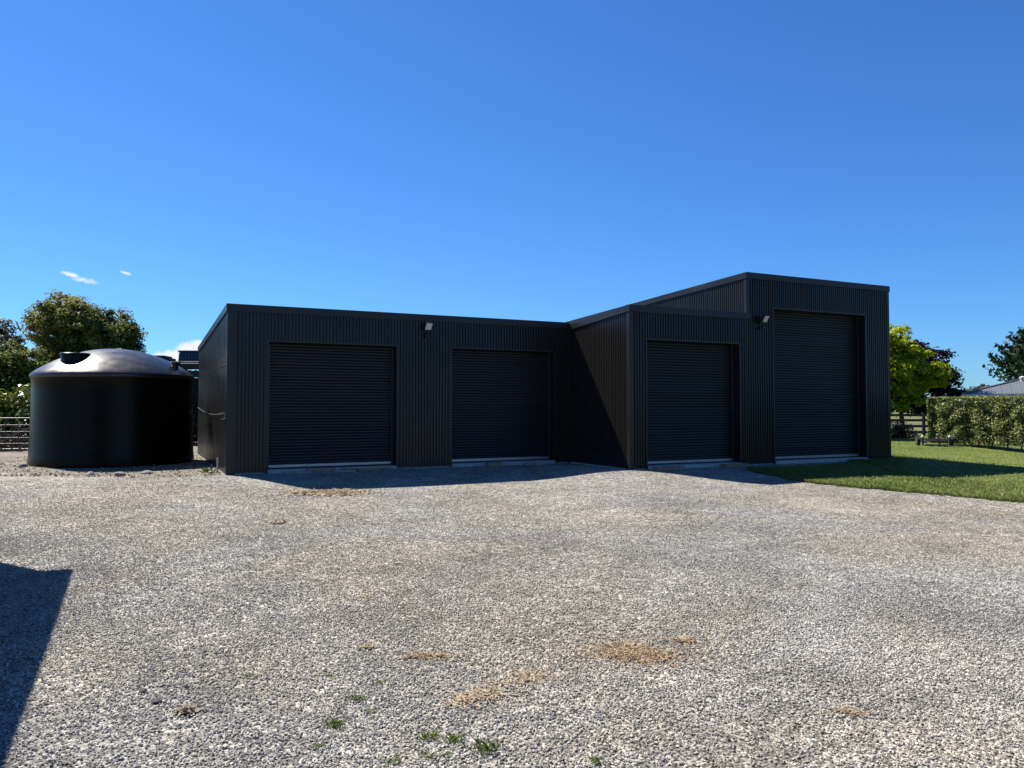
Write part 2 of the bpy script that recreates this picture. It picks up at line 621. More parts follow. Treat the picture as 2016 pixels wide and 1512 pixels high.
def turf_mat(name, a, b_, c, scale=0.5):
    m, nt, N, L, P = newmat(name)
    g = node(nt, 'ShaderNodeNewGeometry')
    vec = g.outputs['Position']
    n1 = node(nt, 'ShaderNodeTexNoise', Scale=scale, Detail=6.0, Roughness=0.65)
    L.new(vec, n1.inputs['Vector'])
    r = node(nt, 'ShaderNodeValToRGB')
    el = r.color_ramp.elements
    el.new(0.5)
    for i, (p, cc) in enumerate(((0.32, a), (0.5, b_), (0.7, c))):
        el[i].position = p
        el[i].color = c4(cc)
    L.new(n1.outputs[0], r.inputs[0])
    n2 = node(nt, 'ShaderNodeTexNoise', Scale=35.0, Detail=4.0, Roughness=0.7)
    L.new(vec, n2.inputs['Vector'])
    mr = node(nt, 'ShaderNodeMapRange')
    mr.inputs[1].default_value = 0.3
    mr.inputs[2].default_value = 0.7
    mr.inputs[3].default_value = 0.65
    mr.inputs[4].default_value = 1.3
    L.new(n2.outputs[0], mr.inputs[0])
    mul = node(nt, 'ShaderNodeVectorMath', operation='SCALE')
    L.new(r.outputs[0], mul.inputs[0])
    L.new(mr.outputs[0], mul.inputs['Scale'])
    L.new(mul.outputs[0], P.inputs['Base Color'])
    P.inputs['Roughness'].default_value = 0.9
    P.inputs['Specular IOR Level'].default_value = 0.2
    b = node(nt, 'ShaderNodeBump', Strength=0.9, Distance=0.03)
    L.new(n2.outputs[0], b.inputs['Height'])
    L.new(b.outputs[0], P.inputs['Normal'])
    return m


M['gravel'] = gravel_mat()
M['stone'] = stone_mat()
M['soil'] = soil_mat()
M['turf'] = turf_mat('lawn_turf', (0.10, 0.145, 0.022), (0.155, 0.21, 0.034), (0.26, 0.26, 0.085), 0.6)
M['pasture'] = turf_mat('pasture', (0.13, 0.15, 0.05), (0.18, 0.19, 0.07), (0.24, 0.23, 0.10), 0.08)
M['blade'] = leafmat('grass_blade', ((0.1674, 0.2511, 0.04185), (0.2679, 0.3684, 0.07535), (0.3851, 0.4353, 0.134), (0.5358, 0.4855, 0.2344)), 0.55, 0.35, nscale=0.5)
M['tuft'] = leafmat('tuft_blade', ((0.117, 0.208, 0.026), (0.195, 0.312, 0.0585), (0.312, 0.39, 0.117)), 0.5, 0.35)
M['chip'] = leafmat('wood_shaving', ((0.38, 0.28, 0.17), (0.58, 0.45, 0.29), (0.76, 0.63, 0.44)), 0.85, 0.1)
M['chipdark'] = leafmat('old_shaving', ((0.26, 0.17, 0.09), (0.47, 0.33, 0.19), (0.72, 0.57, 0.38)), 0.85, 0.1)

# ------------------------------------------------------------------ ground sheets
def grid_sheet(name, xs, ys, m, dz):
    X, Y = np.meshgrid(xs, ys)
    Z = hgt(X, Y) + dz
    v = np.stack([X, Y, Z], -1).reshape(-1, 3)
    nx, ny = len(xs), len(ys)
    i = np.arange((ny - 1) * (nx - 1))
    r, c = i // (nx - 1), i % (nx - 1)
    a = r * nx + c
    f = np.stack([a, a + 1, a + nx + 1, a + nx], -1)
    o = npobj(name, v, f, m, smooth=True)
    return tag(o, kind='structure')


def axis(lo, hi, step, far):
    mid = np.arange(lo, hi + step / 2, step)
    out, d = [], step
    p = hi
    while p < far:
        d *= 1.35
        p += d
        out.append(p)
    outn, d, p = [], step, lo
    while p > -far:
        d *= 1.35
        p -= d
        outn.append(p)
    return np.array(outn[::-1] + list(mid) + out)


grid_sheet('ground', axis(-32, 44, 0.8, 4000), axis(-12, 60, 0.8, 4000), M['pasture'], -0.05)
grid_sheet('gravel_yard', np.arange(-30, 30.01, 0.25), np.arange(-9, 27.01, 0.25), M['gravel'], 0.0)


def resample(pts, n, jit=0.0, seed=0):
    pts = np.asarray(pts, float)
    seg = np.sqrt((np.diff(pts, axis=0) ** 2).sum(1))
    s = np.concatenate([[0], np.cumsum(seg)])
    t = np.linspace(0, s[-1], n)
    out = np.stack([np.interp(t, s, pts[:, 0]), np.interp(t, s, pts[:, 1])], -1)
    for _ in range(3):
        out[1:-1] = (out[:-2] + 2 * out[1:-1] + out[2:]) / 4
    if jit:
        rs = np.random.RandomState(seed)
        d = np.gradient(out, axis=0)
        nrm = np.stack([-d[:, 1], d[:, 0]], -1)
        nrm /= np.linalg.norm(nrm, axis=1)[:, None] + 1e-9
        k = rs.randn(n)
        k2 = np.convolve(rs.randn(n + 16), np.ones(9) / 3, 'same')[8:n + 8]
        out += nrm * (jit * (0.35 * k + 0.8 * k2))[:, None]
    return out


def loft_sheet(name, lo, hi, n, k, m, dz, jit=0.0, seed=1):
    a = resample(lo, n, jit, seed)
    b = resample(hi, n, jit, seed + 5)
    t = np.linspace(0, 1, k) ** 1.6
    t[1] = 0.012
    Pxy = a[:, None, :] * (1 - t)[None, :, None] + b[:, None, :] * t[None, :, None]
    Z = hgt(Pxy[..., 0], Pxy[..., 1]) + dz
    Z[:, 0] -= dz + 0.02
    Z[:, -1] -= dz + 0.02
    Z[0, :] -= dz + 0.02
    Z[-1, :] -= dz + 0.02
    v = np.concatenate([Pxy, Z[..., None]], -1).reshape(-1, 3)
    i = np.arange((n - 1) * (k - 1))
    r, c = i // (k - 1), i % (k - 1)
    q = r * k + c
    o = npobj(name, v, np.stack([q, q + k, q + k + 1, q + 1], -1), m, smooth=True)
    tag(o, kind='structure')
    return a, b


lawn_lo = [(6.15, 20.35), (6.35, 19.7), (6.76, 18.68), (7.23, 17.46), (7.98, 16.19), (8.82, 15.1), (9.6, 14.1), (12, 11.6), (18, 8), (34, 3)]
lawn_hi = [(6.25, 20.5), (7.5, 21.1), (9.2, 22.15), (10.6, 23.1), (12.45, 24.35), (12.3, 26), (8.8, 33), (12, 42), (24, 46), (40, 46)]
LA, LB = loft_sheet('lawn', lawn_lo, lawn_hi, 420, 40, M['turf'], 0.025, 0.085, 3)
loft_sheet('soil', [(-34, 21.6), (-20, 21.2), (-15, 20.3), (-13, 19.3), (-10.5, 18.45), (-8.6, 18.55), (-7.15, 18.85)],
           [(-40, 44), (-22, 44), (-18, 42), (-15, 40), (-14, 34), (-12, 30), (-9.2, 23.3)], 160, 30, M['soil'], 0.012, 0.07, 8)

# ------------------------------------------------------------------ the garage
# one building: long low wing, middle bay standing forward, tall bay. Local x along the fronts, y to the back.
garage = empty('garage_building', (A[0], A[1], 0), TH,
               'long charcoal steel garage with four roller doors and a taller right bay', 'garage')
PIT = 0.085


def profile(a, b):
    """rib profile between a and b: list of (t, offset)"""
    pts = []
    t, first = a, True
    while t < b - 0.004:
        o = -0.0035 if first else 0.0
        pts += [(t, o), (min(t + 0.047, b), o), (min(t + 0.055, b), 0.034), (min(t + 0.077, b), 0.034)]
        first = False
        t += PIT
    pts.append((b - 0.0005, 0.0))
    return pts


def sheet(a, b, ax, at, zt, zb=0.03, hole=None, m='steel', sgn=1):
    mb = MB()
    pr = profile(a, b)
    for (t0, o0), (t1, o1) in zip(pr[:-1], pr[1:]):
        mid = (t0 + t1) / 2
        z0 = zb
        if hole:
            for (h0, h1, hz_) in hole:
                if h0 < mid < h1:
                    z0 = hz_
        za, zc = zt(t0), zt(t1)
        if z0 >= min(za, zc):
            continue
        if ax == 'x':
            mb.quad((t0, at + sgn * o0, z0), (t1, at + sgn * o1, z0), (t1, at + sgn * o1, zc), (t0, at + sgn * o0, za))
        else:
            mb.quad((at + sgn * o0, t0, z0), (at + sgn * o0, t0, za), (at + sgn * o1, t1, zc), (at + sgn * o1, t1, z0))
    return mb.build('cladding_sheet', M[m], garage)


def clad(a, b, ax, at, zt, holes=None, step=0.85, zb=0.03, sgn=1):
    t = a
    while t < b - 0.05:
        e = min(t + step, b)
        if b - e < 0.15:
            e = b
        sheet(t, e, ax, at, zt, zb(t) if callable(zb) else zb, holes, sgn=sgn)
        t = e


LW, LH, LS = 9.53, 4.13, 0.040           # low wing: width, front height, roof fall
MX0, MY = 9.53, -3.04                    # middle bay starts here
MH, MS = 4.30, 0.070
TX0, TX1, THI, TS = 13.53, 19.38, 5.46, 0.039
DEP = 9.5
TDEP = 7.4
D1, D2 = (0.95, 4.22, 3.24), (5.79, 8.99, 3.24)
D3, D4 = (MX0 + 0.55, MX0 + 3.70, 3.40), (MX0 + 5.0, MX0 + 8.76, 4.47)
FA = 0.18
clad(0.0, LW - 0.02, 'x', 0.0, lambda t: LH - 0.05, [D1, D2])
clad(MX0, TX0 - 0.02, 'x', MY, lambda t: MH - 0.05, [D3])
clad(TX0 - 0.02, TX1, 'x', MY, lambda t: THI - 0.05, [D4])
clad(0.0, DEP, 'y', 0.0, lambda t: LH - LS * t - 0.05)
clad(MY, 0.06, 'y', MX0, lambda t: MH - MS * (t - MY) - 0.05)
clad(MY, TDEP, 'y', TX0, lambda t: THI - TS * (t - MY) - 0.05, zb=lambda t: MH - 0.75)
clad(MY, TDEP, 'y', TX1, lambda t: THI - TS * (t - MY) - 0.05, sgn=-1)


def prism_x(x0, x1, pts):
    """polygon pts (y,z) swept along x"""
    n = len(pts)
    vs = [(x0, y, z) for y, z in pts] + [(x1, y, z) for y, z in pts]
    fs = [tuple(range(n)), tuple(range(2 * n - 1, n - 1, -1))]
    fs += [(i, n + i, n + (i + 1) % n, (i + 1) % n) for i in range(n)]
    return MB().add(vs, fs)


def prism_y(y0, z0, y1, z1, x0, x1, hgt_):
    """band of height hgt_ along y whose top runs from z0 to z1"""
    return MB().add([(x, y, z) for x in (x0, x1) for (y, z) in ((y0, z0 - hgt_), (y1, z1 - hgt_), (y1, z1), (y0, z0))],
                    [(0, 1, 2, 3), (7, 6, 5, 4), (0, 4, 5, 1), (1, 5, 6, 2), (2, 6, 7, 3), (3, 7, 4, 0)])


def roof(x0, x1, y0, y1, h, s):
    m = prism_x(x0, x1, [(y0, h), (y1, h - s * (y1 - y0)), (y1, h - s * (y1 - y0) - 0.06), (y0, h - 0.06)])
    m.build('roof', M['trim'], garage)


roof(0.03, LW + 0.04, 0.06, DEP, LH - 0.03, LS)
roof(MX0 + 0.03, TX0 + 0.01, MY + 0.06, TDEP, MH - 0.03, MS)
roof(TX0 + 0.05, TX1 - 0.05, MY + 0.06, TDEP - 0.01, THI - 0.03, TS)
# back walls
MB().box(0.05, LW + 0.05, DEP - 0.05, DEP, 0, LH - LS * DEP - 0.06).build('back_wall', M['steel'], garage)
MB().box(TX0 - 0.1, TX1 - 0.03, TDEP - 0.06, TDEP - 0.015, 0, THI - TS * (TDEP - MY) - 0.08).build('back_wall', M['steel'], garage)

# fascias and barge flashings
FAB = 0.004
MB().box(-0.035, LW - 0.040, -0.035, 0.10, LH - FA, LH).build('fascia', M['trim'], garage, bevel=FAB)
MB().box(MX0 - 0.035, TX0 + 0.10, MY - 0.040, MY + 0.10, MH - FA, MH).build('fascia', M['trim'], garage, bevel=FAB)
MB().box(TX0 - 0.035, TX1 + 0.035, MY - 0.034, MY + 0.10, THI - FA, THI).build('fascia', M['trim'], garage, bevel=FAB)
prism_y(0.103, LH - LS * 0.1, DEP + 0.03, LH - LS * DEP, -0.034, 0.10, FA).build('barge_flashing', M['trim'], garage, bevel=FAB)
prism_y(MY + 0.103, MH - MS * 0.1, 0.12, MH - MS * 3.16, MX0 - 0.038, MX0 + 0.10, FA).build('barge_flashing', M['trim'], garage, bevel=FAB)
prism_y(MY + 0.103, THI - TS * 0.1, TDEP + 0.03, THI - TS * (TDEP - MY), TX0 - 0.034, TX0 + 0.10, FA).build('barge_flashing', M['trim'], garage, bevel=FAB)
prism_y(MY + 0.103, THI - TS * 0.1, TDEP + 0.03, THI - TS * (TDEP - MY), TX1 - 0.10, TX1 + 0.034, FA).build('barge_flashing', M['trim'], garage, bevel=FAB)


def corner(x, y, z0, z1, wx, wy, sx=1):
    """L flashing, outer edge at (x,y)"""
    mb = MB()
    t = 0.006
    p = [(x, y), (x + sx * wx, y), (x + sx * wx, y + t), (x + sx * t, y + t), (x + sx * t, y + wy), (x, y + wy)]
    n = 6
    vs = [(a, b, z0) for a, b in p] + [(a, b, z1) for a, b in p]
    fs = [(i, (i + 1) % n, n + (i + 1) % n, n + i) for i in range(n)]
    fs += [(0, 3, 2, 1), (0, 5, 4, 3), (6, 7, 8, 9), (6, 9, 10, 11)]
    mb.add(vs, fs).build('corner_flashing', M['trim'], garage)


corner(-0.014, -0.014, 0.0, LH - FA - 0.002, 0.20, 0.10)
corner(MX0 - 0.014, MY - 0.014, 0.0, MH - FA - 0.002, 0.12, 0.13)
corner(TX0 - 0.014, MY - 0.014, MH + 0.002, THI - FA - 0.002, 0.06, 0.13)
corner(TX1 + 0.014, MY - 0.014, 0.0, THI - FA - 0.002, 0.12, 0.12, -1)
MB().box(LW - 0.09, LW - 0.010, -0.014, -0.006, 0.0, LH - FA - 0.002).build('corner_flashing', M['trim'], garage)
# concrete footing showing under the cladding
MB().box(0.02, LW, 0.03, 0.2, -0.25, 0.05).build('footing', M['concrete'], garage)
MB().box(MX0 + 0.02, TX1 - 0.02, MY + 0.03, MY + 0.2, -0.25, 0.05).build('footing', M['concrete'], garage)
MB().box(MX0 - 0.012, MX0 + 0.014, MY + 0.2, -0.02, -0.25, 0.035).build('footing', M['concrete'], garage)
MB().box(0.03, 0.2, 0.2, DEP - 0.06, -0.25, 0.05).build('footing', M['concrete'], garage)
# dark boards added behind the sheets to block light through the laps
M['lightblock'] = mat('light_block_black', (0.02, 0.02, 0.02), 0.9)
MB().box(0.05, 0.09, 0.06, DEP - 0.06, 0.055, LH - LS * DEP - 0.12).build('light_block', M['lightblock'], garage)
MB().box(MX0 + 0.05, MX0 + 0.09, MY + 0.06, 2.0, 0.055, MH - 0.55).build('light_block', M['lightblock'], garage)
MB().box(TX0 + 0.05, TX0 + 0.09, MY + 0.06, TDEP - 0.1, MH - 0.9, THI - 0.65).build('light_block', M['lightblock'], garage)
MB().box(TX1 - 0.09, TX1 - 0.05, MY + 0.06, TDEP - 0.1, 0.055, THI - 0.65).build('light_block', M['lightblock'], garage)
for a_, b_, y_, h_ in ((0.1, D1[0] - 0.022, 0, LH), (D1[1] + 0.022, D2[0] - 0.022, 0, LH), (D2[1] + 0.022, LW - 0.01, 0, LH),
                       (MX0 + 0.1, D3[0] - 0.022, MY, MH), (D3[1] + 0.022, D4[0] - 0.022, MY, MH), (D4[1] + 0.022, TX1 - 0.1, MY, THI)):
    MB().box(a_, b_, y_ + 0.06, y_ + 0.10, 0.055, h_ - 0.2).build('light_block', M['lightblock'], garage)
for d_, y_, h_ in ((D1, 0, LH), (D2, 0, LH), (D3, MY, MH), (D4, MY, THI)):
    MB().box(d_[0] - 0.02, d_[1] + 0.02, y_ + 0.06, y_ + 0.10, d_[2] + 0.025, h_ - 0.2).build('light_block', M['lightblock'], garage)
# horizontal lap strip on the sunlit end wall
MB().box(-0.012, 0.004, 0.12, DEP, 2.67, 2.685).build('lap_strip', M['trim'], garage)
# seam strips between the sheets of the tall bay
rs = random.Random(5)


def roller_door(d, y, label=None):
    x0, x1, top = d
    R = 0.27
    mb = MB()
    z = 0.195
    slat = 0.076
    prof = ((0.0, 0.015), (0.10, 0.005), (0.30, 0.0), (0.66, 0.0), (0.88, 0.006))
    rows = []
    while z < top + 0.05:
        j, tl = rs.uniform(-0.0015, 0.0015), rs.uniform(-0.0025, 0.0025)
        for f, o in prof:
            rows.append((z + f * slat, o + j + tl * (f - 0.5) * 2))
        z += slat
    n = 9
    vs, fs = [], []
    for (zz, o) in rows:
        for k in range(n):
            t = k / (n - 1)
            sag = 0.010 * math.sin(PI * t) * math.sin(zz * 1.7 + x0) + 0.004 * math.sin(9 * t + zz * 5)
            vs.append((x0 - 0.03 + (x1 - x0 + 0.06) * t, y + R + o + sag, zz))
    for i in range(len(rows) - 1):
        for k in range(n - 1):
            fs.append((i * n + k, i * n + k + 1, (i + 1) * n + k + 1, (i + 1) * n + k))
    door = mb.add(vs, fs).build('roller_door', M['curtain'], garage, smooth=True)
    if label:
        door['label'] = label
    MB().box(x0 + 0.03, x1 - 0.03, y + R - 0.03, y + R + 0.035, 0.122, 0.193).build('bottom_rail', M['alu'], door, bevel=0.006)
    MB().box(x0 + 0.03, x1 - 0.03, y + R - 0.022, y + R + 0.025, 0.094, 0.120).build('weather_seal', M['rubber'], door)
    for s, xx in ((1, x0), (-1, x1)):
        MB().box(min(xx + s * 0.002, xx + s * 0.055), max(xx + s * 0.002, xx + s * 0.055), y + R - 0.055, y + R - 0.03, 0.094, top).build('guide', M['trim'], door, bevel=0.003)
        MB().box(min(xx + s * 0.055, xx + s * 0.062), max(xx + s * 0.055, xx + s * 0.062), y + R - 0.06, y + R - 0.028, 0.094, top - 0.02).build('guide_lip', M['guidelip'], door)
    # reveal lining and face flashing round the opening
    for s, xx in ((-1, x0), (1, x1)):
        a, b = sorted((xx, xx + s * 0.05))
        MB().box(a, b, y - 0.016, y - 0.006, 0.02, top + 0.052).build('jamb_flashing', M['trim'], door)
        a, b = sorted((xx, xx + s * 0.02))
        MB().box(a, b, y - 0.004, y + R + 0.12, 0.02, top).build('reveal', M['trim'], door)
    MB().box(x0 - 0.048, x1 + 0.048, y - 0.014, y - 0.003, top, top + 0.05).build('head_flashing', M['trim'], door)
    MB().box(x0 - 0.02, x1 + 0.02, y - 0.002, y + R + 0.12, top + 0.002, top + 0.02).build('head_lining', M['trim'], door)
    MB().box(x0 + 0.002, x1 - 0.002, y - 0.07, y + R + 0.2, -0.3, 0.090).build('threshold', M['concrete'], door, bevel=0.01)


roller_door(D1, 0.0, 'low roller door nearest the water tank')
roller_door(D2, 0.0, 'low roller door beside the inner corner')
roller_door(D3, MY, 'roller door of the forward middle bay')
roller_door(D4, MY, 'tall roller door of the right bay')


# floodlights with sensors on the front walls
def floodlight(u, w, z, label):
    x, y = bl(u, w)
    e = empty('floodlight', (x, y, z), TH, label, 'floodlight', 'floodlights on the garage front')
    MB().box(-0.07, 0.07, -0.055, -0.005, -0.14, 0.00).build('wall_plate', M['blackplastic'], e, bevel=0.006)
    MB().box(-0.02, 0.02, -0.12, -0.05, -0.06, -0.02).build('arm', M['blackplastic'], e)
    Mx = Matrix.Translation((0.02, -0.17, 0.0)) @ Matrix.Rotation(math.radians(10), 4, 'Z') @ Matrix.Rotation(math.radians(30), 4, 'X')
    body = MB().box(-0.105, 0.105, -0.018, 0.035, -0.11, 0.11, Mx).build('lamp_body', M['blackplastic'], e, bevel=0.008)
    MB().box(-0.088, 0.088, -0.022, -0.0175, -0.093, 0.093, Mx).build('lens', M['lens'], body)
    for k in range(5):
        MB().box(-0.1 + k * 0.045, -0.09 + k * 0.045, 0.034, 0.06, -0.10, 0.10, Mx).build('cooling_fin', M['blackplastic'], body)
    s = MB().tube([(0, -0.03, -0.14), (0, -0.05, -0.19), (0, -0.09, -0.215)], 0.014, 8).build('sensor_stalk', M['blackplastic'], e)
    MB().box(-0.05, 0.05, -0.15, -0.055, -0.285, -0.215).build('sensor', M['blackplastic'], e, bevel=0.014)


floodlight(5.03, -0.008, 3.80, 'square floodlight with sensor between the two low doors')
floodlight(MX0 + 4.50, MY - 0.008, 4.14, 'square floodlight with sensor left of the tall door')

# cable and bracket on the sunlit end wall, pipe stubs at its foot
cx_, cy_ = bl(-0.03, 0.0)
cb = empty('wall_cable', (cx_, cy_, 0), TH, 'thin grey cable sagging along the garage end wall to a bracket', 'cable')
pts = [(-0.02, 0.25 + 8.6 * t, 1.47 + 0.16 * t - 0.10 * math.sin(PI * t)) for t in np.linspace(0, 1, 14)]
MB().tube(pts, 0.008, 6).build('cable', M['wire'], cb)
MB().box(-0.09, 0.008, 0.10, 0.20, 1.33, 1.35).add([], []).box(-0.09, 0.008, 0.10, 0.20, 1.48, 1.50).box(-0.012, 0.008, 0.10, 0.20, 1.35, 1.48).build('bracket', M['galv'], cb)
px, py = bl(-0.11, 0.95)
tag(MB().tube([(0, 0, -0.02), (0, 0, 0.36)], 0.024, 10).build('pipe_stub', M['pvc'], loc=(px, py, hz(px, py))),
    'short white pipe standing at the foot of the garage end wall', 'pipe')
px, py = bl(-0.30, 0.35)
tag(MB().tube([(0, 0, -0.02), (0.01, 0, 0.12), (0.0, 0.02, 0.26)], 0.013, 8).build('pipe_stub', M['copper'], loc=(px, py, hz(px, py))),
    'thin brown pipe stub in the gravel near the garage corner', 'pipe')


# timber offcuts at the thresholds
def plank(u, w, L, wd, th, rot, z, m, label):
    x, y = bl(u, w)
    mb = MB().box(-L / 2, L / 2, -wd / 2, wd / 2, 0, th)
    o = mb.build('timber_plank', M[m], loc=(x, y, hz(x, y) + z), bevel=0.004)
    o.rotation_euler = (0, 0, TH + rot)
    tag(o, label, 'plank', 'timber offcuts at the roller doors')


plank(1.62, -0.30, 0.62, 0.12, 0.05, 0.10, 0.0, 'timber_grey', 'short grey timber offcut at left end of the first door')
plank(2.22, -0.21, 0.72, 0.11, 0.115, 0.05, 0.0, 'timber', 'thick brown timber offcut second from left at first door')
plank(2.78, -0.36, 0.56, 0.10, 0.045, -0.12, 0.0, 'timber_grey', 'low grey timber offcut before the middle of first door')
plank(3.44, -0.24, 0.62, 0.13, 0.065, 0.0, 0.0, 'timber', 'timber block under the long plank at the first door')
plank(3.45, -0.22, 1.28, 0.20, 0.05, 0.01, 0.067, 'timber_grey', 'long grey plank raised on a block at first door')
plank(6.95, -0.24, 0.46, 0.14, 0.10, 0.03, 0.0, 'timber', 'short timber block before the door beside the inner corner')
plank(8.25, -0.22, 0.66, 0.12, 0.06, -0.02, 0.0, 'timber_grey', 'timber offcut at right end of the second low door')
plank(MX0 + 1.02, MY - 0.28, 0.86, 0.24, 0.085, -0.04, 0.0, 'timber', 'wide timber plank at left end of the middle bay door')
plank(MX0 + 3.30, MY - 0.24, 0.80, 0.22, 0.085, 0.03, 0.0, 'timber', 'wide timber plank at right end of the middle bay door')

# ------------------------------------------------------------------ water tank
TC = (-11.73, 22.82)
TR = 2.14
tank = empty('water_tank', (TC[0], TC[1], 0), 0, 'large black plastic water tank with domed lid left of the garage', 'tank')
MB().lathe([(TR + 0.03, -0.05), (TR + 0.045, 0.06), (TR + 0.02, 0.30), (TR, 0.8), (TR - 0.012, 1.5), (TR - 0.016, 2.1), (TR - 0.012, 2.40), (TR + 0.008, 2.46)], 128).build('tank_wall', M['tank'], tank, smooth=True)
dome = [(TR + 0.008, 2.455), (TR + 0.035, 2.49), (TR + 0.035, 2.545), (TR + 0.01, 2.58)]
for k in range(1, 25):
    r = TR * (1 - k / 24)
    dome.append((max(r, 0.01), 2.585 + 0.77 * (1 - (r / TR) ** 2) ** 0.94))
roofd = MB().lathe(dome, 128).build('dome', M['tankdome'], tank, smooth=True)
vr = Vector((0.889, 0.457, 0))
vv = Vector((-0.457, 0.889, 0))


def on_dome(a, b):
    p = vr * a + vv * b
    r = p.length / TR
    return p + Vector((0, 0, 2.585 + 0.77 * (1 - r * r) ** 0.94))


p = on_dome(-1.0, -0.95)
hb = MB().lathe([(0.36, -0.22), (0.36, 0.03), (0.34, 0.04)], 40, (p.x, p.y, p.z)).build('hatch_collar', M['tank'], roofd, smooth=True)
MB().lathe([(0.375, 0.02), (0.39, 0.03), (0.39, 0.075), (0.37, 0.09), (0.10, 0.10), (0.02, 0.10)], 40, (p.x, p.y, p.z)).build('hatch_lid', M['tank'], roofd, smooth=True)
p = on_dome(1.55, -1.05)
MB().lathe([(0.09, -0.1), (0.09, 0.10), (0.115, 0.11), (0.115, 0.17), (0.02, 0.175)], 24, (p.x, p.y, p.z)).build('inlet', M['blackplastic'], roofd, smooth=True)
pl = TC[0] - vv.x * TR * 0.55 + vr.x * TR * 0.835
po = Vector((TC[0], TC[1], 0)) - vv * (TR * 0.55) + vr * (TR * 0.835)
MB().tube([(vr.x * 1.80 - vv.x * 1.2, vr.y * 1.80 - vv.y * 1.2, 0.14), (vr.x * 1.98 - vv.x * 1.3, vr.y * 1.98 - vv.y * 1.3, 0.14)], 0.05, 12).build('outlet', M['blackplastic'], tank)

# ------------------------------------------------------------------ foliage
def leaf_mesh(C, Nrm, size, rs_, elong=1.7, fold=0.25):
    """kite leaves at centres C, facing Nrm"""
    n = len(C)
    rv = rs_.randn(n, 3)
    Nn = Nrm / (np.linalg.norm(Nrm, axis=1)[:, None] + 1e-9)
    T = np.cross(Nn, rv)
    T /= np.linalg.norm(T, axis=1)[:, None] + 1e-9
    B = np.cross(Nn, T)
    s = (size * (0.6 + 0.8 * rs_.rand(n)))[:, None]
    tip = C + T * s * elong * 0.5
    bas = C - T * s * elong * 0.5
    lf = C + B * s * 0.5 + Nn * s * fold
    rt = C - B * s * 0.5 + Nn * s * fold
    v = np.stack([bas, rt, tip, lf], 1).reshape(-1, 3)
    f = np.arange(4 * n).reshape(-1, 4)
    return v, f


def crown_points(lobes, nclump, nleaf, rc, rs_, inner=0.45, droop=0.0, flat=0.6):
    Cs, Ns = [], []
    tot = sum(l[3] * l[4] + l[4] * l[5] + l[3] * l[5] for l in lobes)
    for (x, y, z, rx, ry, rz) in lobes:
        k = max(3, int(nclump * (rx * ry + ry * rz + rx * rz) / tot))
        d = rs_.randn(k, 3)
        d /= np.linalg.norm(d, axis=1)[:, None]
        r = np.where(rs_.rand(k) < inner, rs_.rand(k) ** 0.5 * 0.8, 0.8 + 0.25 * rs_.rand(k))
        cc = np.array([x, y, z]) + d * r[:, None] * np.array([rx, ry, rz])
        rr = rc * (0.55 + 0.9 * rs_.rand(k))
        off = rs_.randn(k, nleaf, 3)
        off /= np.linalg.norm(off, axis=2)[..., None]
        rad = rs_.rand(k, nleaf) ** 0.45
        off = off * rad[..., None]
        off[..., 2] *= flat
        P_ = cc[:, None, :] + off * rr[:, None, None]
        P_[..., 2] -= droop * (off[..., 0] ** 2 + off[..., 1] ** 2) * rr[:, None]
        N_ = off * 0.9 + d[:, None, :] * 0.5 + np.array([0, 0, 0.5]) + 0.45 * rs_.randn(k, nleaf, 3)
        Cs.append(P_.reshape(-1, 3))
        Ns.append(N_.reshape(-1, 3))
    return np.concatenate(Cs), np.concatenate(Ns)


def tree(name, loc, lobes, m, label, cat='tree', nclump=260, nleaf=60, rc=0.5, size=0.12, seed=1, trunk=0.2, bark='bark',
         inner=0.4, elong=1.7, limbs=True, group=None, fork=0.35, droop=0.0, flat=0.6):
    r_ = np.random.RandomState(seed)
    x, y = loc
    z0 = hz(x, y) if abs(x) < 40 else 0
    e = empty(name, (x, y, z0 - 0.05), 0, label, cat, group)
    if trunk:
        mb = MB()
        zt = max(l[2] for l in lobes)
        zf = zt * fork
        mb.tube([(0, 0, 0), (0.03, 0.02, zf * 0.5), (-0.03, 0.04, zf), (0.05, 0, (zf + zt) / 2), (0, 0, zt)],
                [trunk * 1.25, trunk, trunk * 0.85, trunk * 0.5, trunk * 0.2], 10)
        if limbs:
            for l in lobes:
                q = Vector(l[:3])
                b = Vector((0, 0, zf * (0.75 + 0.5 * r_.rand())))
                mdl = (b + q) / 2 + Vector((r_.randn() * 0.15, r_.randn() * 0.15, 0.2))
                mb.tube([b, mdl, q], [trunk * 0.5, trunk * 0.33, trunk * 0.12], 7)
                for _ in range(4):
                    q2 = q + Vector((r_.randn() * l[3], r_.randn() * l[4], r_.randn() * l[5])) * 0.55
                    mb.tube([mdl, (mdl + q2) / 2 + Vector((0, 0, 0.1)), q2], [trunk * 0.22, trunk * 0.13, trunk * 0.05], 5)
        mb.build('trunk', M[bark], e, smooth=True)
    C, Nn = crown_points(lobes, nclump, nleaf, rc, r_, inner, droop, flat)
    v, f = leaf_mesh(C, Nn, size, r_, elong)
    npobj('crown', v, f, m, e)
    return e


